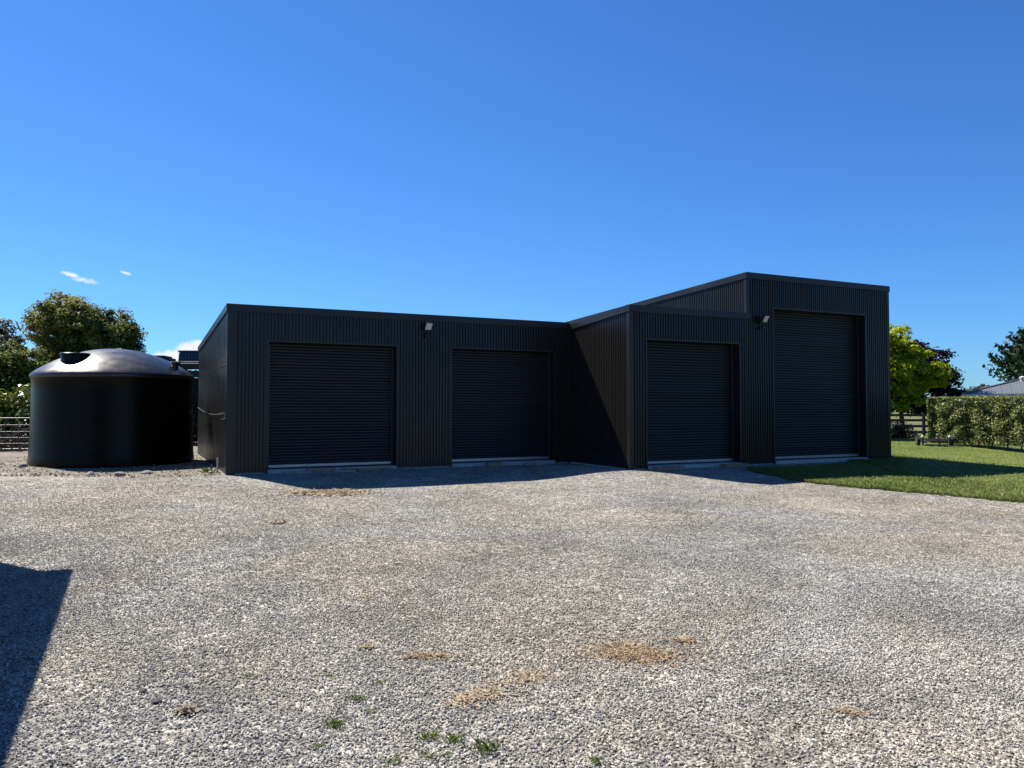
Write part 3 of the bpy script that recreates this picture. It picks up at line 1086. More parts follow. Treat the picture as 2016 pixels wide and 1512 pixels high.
M['lf_big'] = leafmat('bronze_green_leaf', ((0.06175, 0.1008, 0.02275), (0.1625, 0.2194, 0.04388), (0.3737, 0.3818, 0.08125), (0.65, 0.4875, 0.1788)), 0.62, 0.48, spec=0.12, nscale=0.6)
M['lf_gum'] = leafmat('gum_leaf', ((0.06, 0.09, 0.044), (0.12, 0.16, 0.07), (0.28, 0.21, 0.14)), 0.5, 0.2, spec=0.2)
M['lf_mid'] = leafmat('mid_green_leaf', ((0.075, 0.115, 0.018), (0.16, 0.21, 0.034), (0.33, 0.34, 0.07)), 0.55, 0.42, nscale=0.5, spec=0.15)
M['lf_gloss'] = leafmat('glossy_shrub_leaf', ((0.09, 0.13, 0.015), (0.19, 0.24, 0.03), (0.38, 0.38, 0.06)), 0.28, 0.36, spec=0.5)
M['lf_feather'] = leafmat('olive_feathery_leaf', ((0.07, 0.084, 0.021), (0.133, 0.14, 0.035), (0.196, 0.182, 0.056)), 0.6, 0.25)
M['lf_gold'] = leafmat('golden_leaf', ((0.11, 0.24, 0.010), (0.30, 0.44, 0.015), (0.72, 0.76, 0.03), (1.0, 0.95, 0.07)), 0.45, 0.58, spec=0.25, nscale=0.9)
M['lf_purple'] = leafmat('purple_leaf', ((0.0198, 0.011, 0.0176), (0.044, 0.0198, 0.0286), (0.0825, 0.0385, 0.0385)), 0.45, 0.25, spec=0.2)
M['lf_conifer'] = leafmat('conifer_needles', ((0.024, 0.051, 0.021), (0.048, 0.087, 0.036), (0.093, 0.132, 0.054)), 0.6, 0.12, nscale=0.4, spec=0.2)
M['lf_far'] = leafmat('far_leaf', ((0.06, 0.085, 0.05), (0.09, 0.12, 0.06), (0.13, 0.15, 0.08)), 0.6, 0.2)
M['lf_hedge'] = leafmat('hedge_leaf', ((0.10, 0.125, 0.030), (0.20, 0.24, 0.065), (0.33, 0.37, 0.115), (0.42, 0.38, 0.18)), 0.45, 0.22, spec=0.2, nscale=1.6)
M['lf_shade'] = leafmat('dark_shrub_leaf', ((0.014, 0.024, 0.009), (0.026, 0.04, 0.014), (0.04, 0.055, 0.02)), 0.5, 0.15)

# left: behind the tank
tree('broadleaf_tree', (-25.0, 45),
     [(-1.38, 0, 6.5, 1.53, 1.6, 1.7), (0.17, -0.3, 6.3, 1.35, 1.6, 1.5), (1.46, 0.2, 5.9, 1.35, 1.5, 1.5), (-1.72, 0.4, 4.4, 1.35, 1.5, 1.3), (2.32, 0, 4.7, 0.9, 1.2, 1.2), (0.26, 0.4, 4.3, 2.16, 1.8, 1.5), (-2.32, -0.2, 3.9, 0.81, 1.0, 0.9), (1.29, 0.3, 3.6, 1.62, 1.5, 1.2)],
     M['lf_big'], 'tall bronze green broadleaf tree behind the black water tank', nclump=640, nleaf=95, rc=0.50, size=0.105, seed=11, inner=0.28, trunk=0.26, fork=0.3)
tree('gum_tree', (-37.5, 55),
     [(0.6, 0, 6.9, 1.4, 1.3, 1.0), (1.7, 0, 6.0, 0.8, 0.9, 0.8), (-0.5, 0, 5.6, 1.6, 1.4, 1.1), (0.9, 0, 4.7, 1.4, 1.2, 0.8), (-2.2, 0, 6.8, 1.6, 1.4, 1.4)],
     M['lf_gum'], 'thin crowned grey green gum tree at the left edge', nclump=170, nleaf=42, rc=0.55, size=0.15, seed=12, trunk=0.2, bark='palebark', inner=0.25, elong=2.6)
tree('mid_green_tree', (-24.6, 37.5),
     [(-0.6, 0, 3.9, 1.5, 1.5, 1.0), (0.9, 0.2, 3.6, 1.1, 1.2, 1.0), (-1.6, 0, 2.9, 1.5, 1.4, 1.1), (0.5, 0, 2.5, 1.5, 1.4, 1.1), (-3.0, 0, 3.7, 1.2, 1.2, 1.2)],
     M['lf_mid'], 'mid green bushy tree left of the water tank', nclump=300, nleaf=80, rc=0.42, size=0.095, seed=13, inner=0.3, trunk=0.16)
tree('feathery_conifer', (-20.0, 38.5),
     [(-1.0, 0, 3.4, 1.0, 1.0, 0.8), (0.2, 0, 3.6, 1.0, 1.0, 0.85), (1.2, 0, 3.3, 0.8, 0.9, 0.8), (0, 0, 2.3, 1.6, 1.2, 1.2)],
     M['lf_feather'], 'low olive feathery conifer showing above the tank dome', nclump=240, nleaf=60, rc=0.38, size=0.10, seed=14, trunk=0.14, elong=3.0)
tree('glossy_shrub', (-20.6, 31.3),
     [(-1.2, 0, 1.5, 1.0, 0.9, 0.85), (0.2, 0.1, 1.7, 1.0, 0.9, 0.85), (1.4, 0.2, 1.35, 0.9, 0.8, 0.8), (-2.6, 0, 1.6, 1.0, 0.9, 0.9), (0.3, 0, 0.75, 1.7, 0.9, 0.7)],
     M['lf_gloss'], 'glossy yellow green shrub behind the mesh fence', cat='shrub', nclump=240, nleaf=42, rc=0.36, size=0.11, seed=15, trunk=0.05, inner=0.35)
tree('dark_shrub', (-16.6, 35.5),
     [(0, 0, 1.5, 1.8, 1.2, 1.3), (1.8, 0, 1.2, 1.5, 1.1, 1.1), (-1.8, 0, 1.6, 1.6, 1.2, 1.4)],
     M['lf_shade'], 'dark green shrub between the tank and the back lean-to', cat='shrub', nclump=200, nleaf=50, rc=0.4, size=0.1, seed=16, trunk=0.06)

# right
tree('golden_tree', (19.4, 40.0),
     [(0, 0, 5.152, 1.12, 1.232, 0.84), (-1.12, 0, 4.816, 1.344, 1.232, 1.12), (1.008, 0.224, 4.48, 0.896, 1.12, 0.672), (1.344, -0.112, 3.976, 1.12, 1.232, 0.84), (0.336, -0.448, 3.584, 1.456, 1.344, 1.008),
      (2.352, 0, 3.472, 0.784, 1.008, 0.56), (1.792, 0, 2.8, 0.672, 1.008, 0.56), (-0.896, -0.336, 2.688, 1.456, 1.344, 1.008), (0.56, 0.112, 2.464, 1.232, 1.12, 0.784), (-1.792, 0, 3.36, 1.232, 1.232, 1.232), (-1.344, 0, 1.68, 1.12, 1.12, 0.784)],
     M['lf_gold'], 'bright yellow green leafed tree beside the tall garage bay', nclump=330, nleaf=60, rc=0.44, size=0.12, seed=21, trunk=0.13, fork=0.28, droop=0.45, flat=0.4, inner=0.3)
tree('purple_tree', (23.7, 47.0),
     [(-0.66, 0, 5.72, 0.77, 0.88, 0.77), (0.55, 0, 5.06, 0.99, 1.1, 0.88), (1.87, 0, 4.62, 0.99, 0.99, 0.77), (2.53, 0, 3.41, 0.77, 0.88, 0.88), (-1.76, 0, 5.94, 0.88, 0.88, 0.88),
      (0.55, 0, 3.74, 1.98, 1.43, 1.21), (2.97, 0, 2.42, 0.88, 0.88, 0.495), (-0.66, 0, 2.2, 1.76, 1.32, 0.66), (1.54, 0, 2.09, 1.76, 1.32, 0.77)],
     M['lf_purple'], 'dark purple leafed tree behind the golden tree', nclump=330, nleaf=50, rc=0.42, size=0.13, seed=22, trunk=0.14, fork=0.28)
tree('far_tree', (64, 105), [(0, 0, 3.9, 1.6, 1.4, 0.9), (1.5, 0, 3.6, 1.2, 1.2, 0.9), (-1.4, 0, 3.6, 1.2, 1.2, 0.8), (0, 0, 2.5, 2.2, 1.4, 1.0)],
     M['lf_far'], 'small pale green tree far off above the house roof', nclump=150, nleaf=36, rc=0.5, size=0.22, seed=23, trunk=0.12)
tree('shade_shrub', (19.0, 41.0), [(-1.2, 0, 0.5, 1.2, 0.8, 0.55), (0.5, 0, 0.45, 1.2, 0.8, 0.5), (1.7, 0, 0.42, 0.9, 0.7, 0.45)],
     M['lf_shade'], 'low dark shrub in the shade below the golden tree', cat='shrub', nclump=130, nleaf=44, rc=0.3, size=0.08, seed=24, trunk=0.04)


def conifer(loc, Hh, Rr, label, seed):
    r_ = np.random.RandomState(seed)
    e = empty('conifer_tree', (loc[0], loc[1], -0.05), 0, label, 'tree')
    MB().tube([(0, 0, 0), (0.1, 0, Hh * 0.5), (0, 0, Hh * 0.95)], [0.45, 0.28, 0.05], 10).build('trunk', M['bark'], e, smooth=True)
    Cs, Ns = [], []
    br = MB()
    for k in range(1300):
        t = r_.rand() ** 0.8
        zb = Hh * (0.05 + 0.80 * t)
        a = r_.rand() * 2 * PI
        L = Rr * (1 - t ** 1.6) * (0.86 + 0.2 * r_.rand()) + 0.5
        rise = 0.55 + 0.7 * t + 0.15 * r_.randn()
        d = np.array([math.cos(a), math.sin(a), rise])
        d /= np.linalg.norm(d)
        b0 = np.array([0, 0, zb])
        if k % 6 == 0:
            br.tube([b0, b0 + d * L * 0.8], [0.06, 0.015], 5)
        n = 52
        s = 0.30 + 0.70 * r_.rand(n)
        P_ = b0 + d * L * s[:, None] + r_.randn(n, 3) * (0.55 * (1.12 - s))[:, None] * np.array([1, 1, 0.7])
        P_[:, 2] += 0.25 * (s ** 3) * L * 0.4
        Cs.append(P_)
        Ns.append(r_.randn(n, 3) * 0.7 + np.array([0, 0, 0.5]) + np.cross(d, r_.randn(n, 3)) * 0.8)
    br.build('branches', M['bark'], e)
    v, f = leaf_mesh(np.concatenate(Cs), np.concatenate(Ns), 0.24, r_, 2.4)
    npobj('crown', v, f, M['lf_conifer'], e)


conifer((55.0, 74), 10.6, 8.6, 'dark green conifer behind the grey roofed house', 31)

# clipped hedge
HP = Vector((18.05, 33.6, 0))
HD = Vector((0.438, -0.899, 0))          # runs this way
HN = Vector((0.899, 0.438, 0))           # thickness this way
HL, HT, HH = 26.0, 1.3, 2.13
hedge = empty('clipped_hedge', (HP.x, HP.y, -0.05), math.atan2(HD.y, HD.x), 'long clipped green hedge at the right edge of the lawn', 'hedge')
# local: x along, y: left of direction (=HN), z up
MB().box(0.3, HL - 0.2, 0.34, HT - 0.25, 0.30, HH - 0.25).build('twig_core', M['core'], hedge)
r_ = np.random.RandomState(41)
n = 64000
nf, nt_ = int(n * 0.66), int(n * 0.2)
xs = r_.rand(n) * HL
xs[:nf] = HL * r_.rand(nf) ** 1.35
bump_f = 0.05 * np.sin(xs * 3.1 + 1.5 * np.sin(xs * 1.3)) + 0.04 * np.sin(xs * 7.7)
zz = 0.16 + (HH - 0.18) * r_.rand(n)
yy = np.zeros(n)
yy[:nf] = 0.02 + np.abs(r_.randn(nf)) * 0.13 + bump_f[:nf] + 0.05 * np.sin(zz[:nf] * 9 + 3 * np.sin(xs[:nf] * 2.7)) + 0.03 * np.sin(zz[:nf] * 6 + xs[:nf] * 2) + 0.10 * (zz[:nf] < 0.4) * (0.4 - zz[:nf]) * 6
Nn = np.tile(np.array([0, -1.0, 0.45]), (n, 1))
t_ = slice(nf, nf + nt_)
zz[t_] = HH - np.abs(r_.randn(nt_)) * 0.05 + 0.02 * np.sin(xs[t_] * 5) + 0.06 * (r_.rand(nt_) < 0.03)
yy[t_] = r_.rand(nt_) * HT
Nn[t_] = (0, -0.2, 1)
b_ = slice(nf + nt_, n)
k = n - nf - nt_
half = k // 2
yy[b_] = HT - np.abs(r_.randn(k)) * 0.08
Nn[b_] = (0, 1, 0.4)
xs[n - half:] = np.abs(r_.randn(half)) * 0.08
yy[n - half:] = r_.rand(half) * HT
Nn[n - half:] = (-1, 0, 0.4)
Nn = Nn + 0.75 * r_.randn(n, 3)
v, f = leaf_mesh(np.stack([xs, yy, zz], -1), Nn, 0.052, r_, 1.5, 0.2)
npobj('foliage', v, f, M['lf_hedge'], hedge)
for i in range(44):
    MB().tube([(0.25 + i * 0.58 + 0.1 * r_.randn(), 0.35 + 0.3 * r_.rand(), 0), (0.25 + i * 0.58, 0.5, 0.6)], 0.03, 6).build('stem', M['bark'], hedge)

# ------------------------------------------------------------------ right background: rail fence, house, trailer
fx, fy = 13.3, 43.4
fence = empty('rail_fence', (fx, fy, -0.02), math.radians(2), 'dark timber post and rail fence beyond the golden tree', 'fence')
for i in range(9):
    MB().box(i * 2.0 - 0.08, i * 2.0 + 0.08, -0.06, 0.06, 0, 1.38).build('post', M['dark_timber'], fence, bevel=0.008)
for z in (0.28, 0.62, 0.95, 1.24):
    for i in range(8):
        MB().box(i * 2.0 - 0.07, i * 2.0 + 1.9, -0.10, -0.062, z - 0.07, z + 0.07).build('rail', M['dark_timber'], fence, bevel=0.004)

hc = Vector((26.8, 46.0, 0))
d1 = Vector((0.5, 0.866, 0))
ha = math.atan2(-0.5, 0.866)
house = empty('house', (hc.x, hc.y, 0), ha, 'low house with a blue grey hipped metal roof behind the hedge', 'house')
# local x along the front eave (to the right, nearer), y to the back
HX, HY, EZ, RZ = 20.0, 12.0, 2.45, 4.30
MB().box(0.5, HX - 0.5, 0.5, HY - 0.5, 0, EZ - 0.05).build('wall', M['brick'], house)
rf = MB()
ridge = [(6.5, 6, RZ), (HX - 6.5, 6, RZ)]
cs = [(0, 0, EZ), (HX, 0, EZ), (HX, HY, EZ), (0, HY, EZ)]
rf.add(cs + ridge, [(0, 1, 5, 4), (1, 2, 5), (2, 3, 4, 5), (3, 0, 4), (3, 2, 1, 0)])
rfo = rf.build('roof', M['roofgrey'], house)
for i in range(1, 40):                    # standing ribs on the front slope
    x = i * 0.5
    t = min(1.0, x / 6.5, (HX - x) / 6.5)
    MB().add([(x - 0.02, 0, EZ + 0.001), (x + 0.02, 0, EZ + 0.001), (x + 0.02, 6 * t, EZ + (RZ - EZ) * t + 0.001), (x - 0.02, 6 * t, EZ + (RZ - EZ) * t + 0.001), (x, 0, EZ + 0.03), (x, 6 * t, EZ + (RZ - EZ) * t + 0.03)],
             [(0, 4, 5, 3), (4, 1, 2, 5), (0, 1, 4), (3, 5, 2)]).build('roof_rib', M['roofgrey'], rfo)
MB().tube([(0, 0, EZ + 0.02), (6.5, 6, RZ + 0.02), (HX - 6.5, 6, RZ + 0.02)], 0.06, 8).build('ridge_cap', M['roofgrey'], rfo)
MB().lathe([(0.13, -0.25), (0.13, 0.10), (0.17, 0.12), (0.17, 0.20), (0.04, 0.26)], 16, (3.2, 2.7, EZ + 0.84)).build('roof_vent', M['white'], rfo, smooth=True)
MB().box(-0.02, HX, -0.12, -0.01, EZ - 0.14, EZ - 0.01).build('gutter', M['white'], house)
for i in range(4):
    w_ = MB().box(2 + i * 4.4, 3.8 + i * 4.4, 0.44, 0.49, 0.9, 2.05).build('window', M['white'], house)
    MB().box(2.08 + i * 4.4, 3.72 + i * 4.4, 0.42, 0.436, 0.98, 1.97).build('pane', M['glass'], w_)

tx, ty = 17.55, 32.0
tr = empty('trailer', (tx, ty, hz(tx, ty) + 0.02), math.radians(-16), 'low dark trailer with pale light bar parked against the hedge end', 'trailer')
MB().box(-0.42, 0.42, -0.02, 0.02, 0.24, 0.31).build('light_bar', M['galv'], tr, bevel=0.004)
MB().box(0.02, 0.18, -0.035, -0.021, 0.20, 0.30).build('tail_lamp', M['red'], tr)
MB().box(-0.40, 0.40, -0.03, 0.03, 0.03, 0.075).build('rear_rail', M['galv'], tr)
for s in (-1, 1):
    MB().box(s * 0.50 - 0.03, s * 0.50 + 0.03, -0.03, 0.03, 0.05, 0.36).build('upright', M['blackplastic'], tr)
    MB().lathe([(0.02, 0.34), (0.05, 0.36), (0.058, 0.40), (0.04, 0.44), (0.015, 0.455)], 14, (s * 0.50, 0, 0)).build('roller', M['white'], tr, smooth=True)
    wh = MB().tube([(s * 0.56, 0.3, 0.19), (s * 0.68, 0.3, 0.19)], 0.19, 20).build('tyre', M['rubber'], tr)
    MB().tube([(s * 0.55, 0.3, 0.19), (s * 0.69, 0.3, 0.19)], 0.10, 16).build('rim', M['galv'], wh)
    MB().box(s * 0.36 - 0.03, s * 0.36 + 0.03, 0.03, 1.5, 0.12, 0.19).build('chassis_rail', M['blackplastic'], tr)
MB().box(-0.33, 0.33, 0.05, 1.2, 0.19, 0.23).build('deck', M['dark_timber'], tr)

# ------------------------------------------------------------------ left background: mesh fence, brush pile, lean-to
FX0, FY0 = -24.5, 27.2
fl = Vector((1, 0.14, 0)).normalized()
gate = empty('mesh_fence', (FX0, FY0, 0.0), math.atan2(fl.y, fl.x), 'galvanised mesh fence panel left of the water tank', 'fence')
FLN = 8.4
for z, r in ((1.25, 0.015), (1.0, 0.008), (0.76, 0.008), (0.54, 0.007), (0.33, 0.007), (0.13, 0.014)):
    MB().tube([(0, 0, z), (FLN, 0, z)], r, 8).build('rail', M['galv'], gate, smooth=True)
for i in range(int(FLN / 0.22) + 1):
    MB().tube([(i * 0.22, 0.012, 0.13), (i * 0.22, 0.012, 1.0 if i % 2 else 1.25)], 0.0085, 6).build('wire', M['galv'], gate)
for x in (0, 2.8, 5.6, FLN):
    MB().tube([(x, 0, -0.1), (x, 0, 1.3)], 0.024, 10).build('post', M['galv'], gate, smooth=True)

r_ = np.random.RandomState(51)
bp = MB()
for i in range(260):
    c = Vector((-20.5 + r_.randn() * 2.0, 29.4 + r_.randn() * 0.45, 0))
    c.z = max(0.05, (0.75 - 0.14 * abs(c.x + 20.5) * 0.6) * r_.rand())
    a = r_.rand() * 2 * PI
    L = 0.3 + 0.8 * r_.rand()
    d = Vector((math.cos(a), math.sin(a), r_.randn() * 0.3)) * L
    rr = 0.012 + 0.05 * r_.rand() ** 3
    bp.tube([c - d, c + Vector((0, 0, 0.06 * r_.randn())), c + d], [rr, rr * 0.9, rr * 0.6], 6)
tag(bp.build('brush_pile', M['stick']), 'heap of dead brown branches behind the mesh fence', 'brush pile', kind='stuff')

# lean-to behind tank: dark posts and beam, pale sheet, solar panels on its roof
lx, ly = -17.2, 34.5
lt = empty('lean_to', (lx, ly, 0), 0.10, 'dark timber lean-to roof between the tank and the garage', 'lean-to')
MB().box(1.0, 6.0, -0.10, 0.0, 3.35, 3.62).build('beam', M['dark_timber'], lt)
MB().add([(0.9, -0.25, 3.62), (6.2, -0.25, 3.62), (6.2, 3.6, 3.9), (0.9, 3.6, 3.9), (0.9, -0.25, 3.68), (6.2, -0.25, 3.68), (6.2, 3.6, 3.96), (0.9, 3.6, 3.96)],
         [(0, 3, 2, 1), (4, 5, 6, 7), (0, 1, 5, 4), (1, 2, 6, 5), (2, 3, 7, 6), (3, 0, 4, 7)]).build('roof', M['dark_timber'], lt)
for x in (1.1, 2.55, 5.8):
    for y in (-0.16, 3.3):
        MB().box(x - 0.07, x + 0.07, y - 0.02, y + 0.12, 0, 3.4).build('post', M['dark_timber'], lt)
MB().box(1.2, 6.0, 3.3, 3.4, 0, 3.1).build('back_wall', M['dark_timber'], lt)
cor = MB()
nn = 40
for i in range(nn):
    x0, x1 = 1.3 + i * 0.06, 1.3 + (i + 1) * 0.06
    o0, o1 = 0.02 * math.sin(i * 1.4), 0.02 * math.sin((i + 1) * 1.4)
    cor.quad((x0, 0.5, 3.02 + o0), (x1, 0.5, 3.02 + o1), (x1, 2.6, 3.44 + o1), (x0, 2.6, 3.44 + o0))
cor.build('pale_sheet', M['palecorr'], lt)


def solar(x, y, z, w_, tilt, label, rz=0.0):
    e = empty('solar_panel', (x, y, z), rz, label, 'solar panel', 'solar panels on the lean-to')
    Mx = Matrix.Rotation(math.radians(tilt), 4, 'X')
    fr = MB().box(0, w_, -0.03, 0.0, 0, 0.46, Mx).build('frame', M['cellframe'], e)
    nc = int(w_ / 0.135)
    cw = (w_ - 0.06) / nc
    for i in range(nc):
        for j in range(3):
            MB().box(0.03 + i * cw + 0.006, 0.03 + (i + 1) * cw - 0.006, -0.036, -0.0305, 0.03 + j * 0.14 + 0.006, 0.03 + (j + 1) * 0.14 - 0.006, Mx).build('cell', M['cell'], e)
    MB().box(-0.05, w_ + 0.05, -0.06, 0.06, 0.455, 0.50, Mx).build('top_rail', M['dark_timber'], e)
    for s in (0.05, w_ - 0.05):
        MB().tube([(s, 0.01, 0), (s, 0.5, -0.02), (s, 0.02, 0.42)], 0.02, 6).build('strut', M['cellframe'], e)


solar(-14.93, 34.5, 3.70, 2.6, -14, 'solar panel with pale cell grid beside the garage end wall', 0.08)
vt = empty('roof_vent', (-16.2, 35.0, 3.60), 0.1, 'dark stepped roof cowl showing above the tank dome', 'roof vent')
MB().box(-0.2, 0.62, 0, 0.9, 0, 0.30).build('cowl', M['dark_timber'], vt)
MB().box(-0.32, 0.42, -0.1, 1.0, 0.302, 0.40).build('cowl_cap', M['dark_timber'], vt)
MB().box(0.622, 0.86, 0.05, 0.8, 0.0, 0.16).build('cowl_step', M['dark_timber'], vt)

# ------------------------------------------------------------------ house just out of view on the left, whose shadow lies on the yard
s_ = np.array([0.659, -0.497])
EH = 3.25
P0 = np.array([-4.67, 8.30]) - s_ * EH
oh = empty('cottage', (float(P0[0]), float(P0[1]), -0.15), TH, 'pale cottage left of view, its shadow on the near gravel', 'house')
# local x along U, y along W; eave corner at the origin
out = [(0, 0), (-0.26, 0.0), (-0.5, 0.40), (-0.80, 0.88), (-1.3, 1.35), (-4.5, 1.5), (-7, 1.5), (-7, -8), (0, -8)]
n = len(out)
MB().add([(x, y, EH) for x, y in out] + [(x, y, EH - 0.14) for x, y in out],
         [tuple(range(n)), tuple(range(2 * n - 1, n - 1, -1))] + [(i, n + i, n + (i + 1) % n, (i + 1) % n) for i in range(n)]).build('roof', M['roofgrey'], oh)
MB().add([(-0.8, -0.8, EH), (-6.2, -0.8, EH), (-6.2, -7.2, EH), (-0.8, -7.2, EH), (-3.4, -3.0, EH + 0.9), (-3.4, -5.0, EH + 0.9)],
         [(0, 1, 4), (1, 2, 5, 4), (2, 3, 5), (3, 0, 4, 5)]).build('roof_ridge', M['roofgrey'], oh)
MB().box(-6.5, -0.6, -7.5, -0.6, 0, EH - 0.15).build('wall', M['brick'], oh)
dw = MB().box(-0.598, -0.56, -4.2, -3.2, 0, 2.1).build('door', M['white'], oh)
MB().tube([(-0.55, -3.3, 1.0), (-0.50, -3.3, 1.0)], 0.03, 8).build('handle', M['alu'], dw)
ww = MB().box(-0.598, -0.56, -2.6, -1.2, 0.9, 2.1).build('window', M['white'], oh)
MB().box(-0.559, -0.55, -2.52, -1.28, 0.98, 2.02).build('pane', M['glass'], ww)

# ------------------------------------------------------------------ loose crushed stone on the yard
stones_col = bpy.data.collections.new('stone_shapes')
for i in range(7):
    bm = bmesh.new()
    rr = random.Random(100 + i)
    for k in range(13):
        d = Vector((rr.gauss(0, 1), rr.gauss(0, 1), rr.gauss(0, 1))).normalized()
        bm.verts.new((d.x * rr.uniform(0.8, 1.25), d.y * rr.uniform(0.65, 1.0), d.z * rr.uniform(0.45, 0.75)))
    bmesh.ops.convex_hull(bm, input=bm.verts)
    for v_ in [v_ for v_ in bm.verts if not v_.link_faces]:
        bm.verts.remove(v_)
    me = bpy.data.meshes.new('stone_shape')
    bm.to_mesh(me)
    bm.free()
    me.materials.append(M['stone'])
    stones_col.objects.link(bpy.data.objects.new('stone_shape', me))

r_ = np.random.RandomState(61)


def scatter_band(y0, y1, dens, spread=0.74, pad=3.6):
    area = spread * (y1 * y1 - y0 * y0) + 2 * pad * (y1 - y0)
    n_ = int(area * dens)
    y = np.sqrt(y0 * y0 + (y1 * y1 - y0 * y0) * r_.rand(n_))
    x = (r_.rand(n_) * 2 - 1) * (spread * y + pad)
    return np.stack([x, y], -1)


ye = np.arange(1.8, 24.01, 0.4)
pts = np.concatenate([scatter_band(a_, b_, np.interp((a_ + b_) / 2, [2.6, 5, 8, 12, 18, 24], [4900, 4400, 2800, 1300, 480, 130]))
                      for a_, b_ in zip(ye[:-1], ye[1:])])
# keep stones off the lawn, the garage and the soil behind
lx_, ly_ = LA[:, 0], LA[:, 1]
order = np.argsort(-ly_)


def outside(p):
    rel = p - A
    u = rel @ U
    w = rel @ W
    gar = ((w > -0.06) & (u > -0.02) & (u < 20)) | ((w > -3.1) & (u > 9.5) & (u < 20))
    gar &= ~((u > -0.02) & (u < 9.5) & (w < -0.05))
    edge = np.interp(-p[:, 1], -ly_[np.argsort(-ly_)], lx_[np.argsort(-ly_)])
    lawn = (p[:, 0] > edge + 0.02 + 0.3 * r_.rand(len(p)) ** 3) & (p[:, 1] < 20.4)
    lawn |= (p[:, 1] >= 20.4) & (p[:, 0] > 5.9)
    soil = (w > 0.8) & (u < 0)
    return ~(gar | lawn | soil)


pts = pts[outside(pts)]
# wheel tracks and trodden patches hold fewer loose stones
tx_, ty_ = pts[:, 0], pts[:, 1]
wv = 0.5 + 0.28 * np.sin(tx_ * 1.7 + ty_ * 0.55 + 1.2 * np.sin(ty_ * 0.6)) + 0.22 * np.sin(tx_ * 0.8 - ty_ * 1.3 + 1.5 * np.sin(tx_ * 0.9)) + 0.12 * np.sin(tx_ * 4.1 + 2 * np.sin(ty_ * 2.3))
pts = pts[r_.rand(len(pts)) < np.clip(0.42 + 0.75 * wv, 0.22, 1.0)]
z = hgt(pts[:, 0], pts[:, 1]) + 0.002 + 0.006 * r_.rand(len(pts))
me = bpy.data.meshes.new('gravel_stones')
me.vertices.add(len(pts))
me.vertices.foreach_set('co', np.concatenate([pts, z[:, None]], -1).astype(np.float32).ravel())
me.materials.append(M['stone'])
me.update()
gs = bpy.data.objects.new('gravel_stones', me)
COL.objects.link(gs)
tag(gs, 'loose grey and beige crushed stone covering the yard', 'gravel', kind='stuff')
ng = bpy.data.node_groups.new('stone_scatter', 'GeometryNodeTree')
ng.interface.new_socket('Geometry', in_out='INPUT', socket_type='NodeSocketGeometry')
ng.interface.new_socket('Geometry', in_out='OUTPUT', socket_type='NodeSocketGeometry')
gi = ng.nodes.new('NodeGroupInput')
go = ng.nodes.new('NodeGroupOutput')
ci = ng.nodes.new('GeometryNodeCollectionInfo')
ci.inputs['Collection'].default_value = stones_col
ci.inputs['Separate Children'].default_value = True
ci.inputs['Reset Children'].default_value = True
ip = ng.nodes.new('GeometryNodeInstanceOnPoints')
ip.inputs['Pick Instance'].default_value = True
rv = ng.nodes.new('FunctionNodeRandomValue')
rv.data_type = 'FLOAT_VECTOR'
rv.inputs[0].default_value = (-0.6, -0.6, 0)
rv.inputs[1].default_value = (0.6, 0.6, 6.283)
rsn = ng.nodes.new('FunctionNodeRandomValue')
rsn.data_type = 'FLOAT'
rsn.inputs[2].default_value = 0.0038
rsn.inputs[3].default_value = 0.0110
rsn.inputs['Seed'].default_value = 5
ng.links.new(gi.outputs[0], ip.inputs['Points'])
ng.links.new(ci.outputs[0], ip.inputs['Instance'])
ng.links.new(rv.outputs[0], ip.inputs['Rotation'])
ng.links.new(rsn.outputs[1], ip.inputs['Scale'])
ng.links.new(ip.outputs[0], go.inputs[0])
gs.modifiers.new('scatter', 'NODES').node_group = ng


# larger single rocks
def rock(x, y, s, m, label, seed, flat=0.6):
    bm = bmesh.new()
    rr = random.Random(seed)
    bmesh.ops.create_icosphere(bm, subdivisions=2, radius=1)
    ph = [rr.uniform(0, 6) for _ in range(6)]
    for v_ in bm.verts:
        c = v_.co
        k = 1 + 0.18 * math.sin(2.3 * c.x + ph[0]) + 0.15 * math.sin(3.1 * c.y + ph[1]) + 0.12 * math.sin(3.7 * c.z + ph[2]) + rr.uniform(-0.05, 0.05)
        v_.co = Vector((c.x * k * s * 1.2, c.y * k * s, c.z * k * s * flat))
    me_ = bpy.data.meshes.new('rock')
    bm.to_mesh(me_)
    bm.free()
    me_.materials.append(M[m])
    o = bpy.data.objects.new('rock', me_)
    COL.objects.link(o)
    o.location = (x, y, hz(x, y) + s * flat * 0.45)
    tag(o, label, 'rock', 'single rocks on the ground')


rock(-2.30, 4.86, 0.025, 'shaderock', 'upper left shade-dark stone in the gravel near the shadow', 1)
rock(-2.14, 4.69, 0.025, 'shaderock', 'lower shade-dark stone in the gravel near the shadow', 2)
rock(-2.07, 4.95, 0.020, 'shaderock', 'small shade-dark stone right of the pair near the shadow', 3)
rock(-10.14, 18.62, 0.10, 'rock', 'leftmost of three rocks in front of the water tank', 4)
rock(-9.37, 18.55, 0.12, 'rock', 'middle of three rocks in front of the water tank', 5)
rock(-8.95, 18.98, 0.12, 'rock', 'rightmost of three rocks in front of the water tank', 6)
rock(-13.2, 20.9, 0.11, 'rock', 'pale rock on the dirt left of the water tank', 7)
rock(-7.45, 19.15, 0.07, 'rock', 'pale stone in the gap by the garage corner', 8)

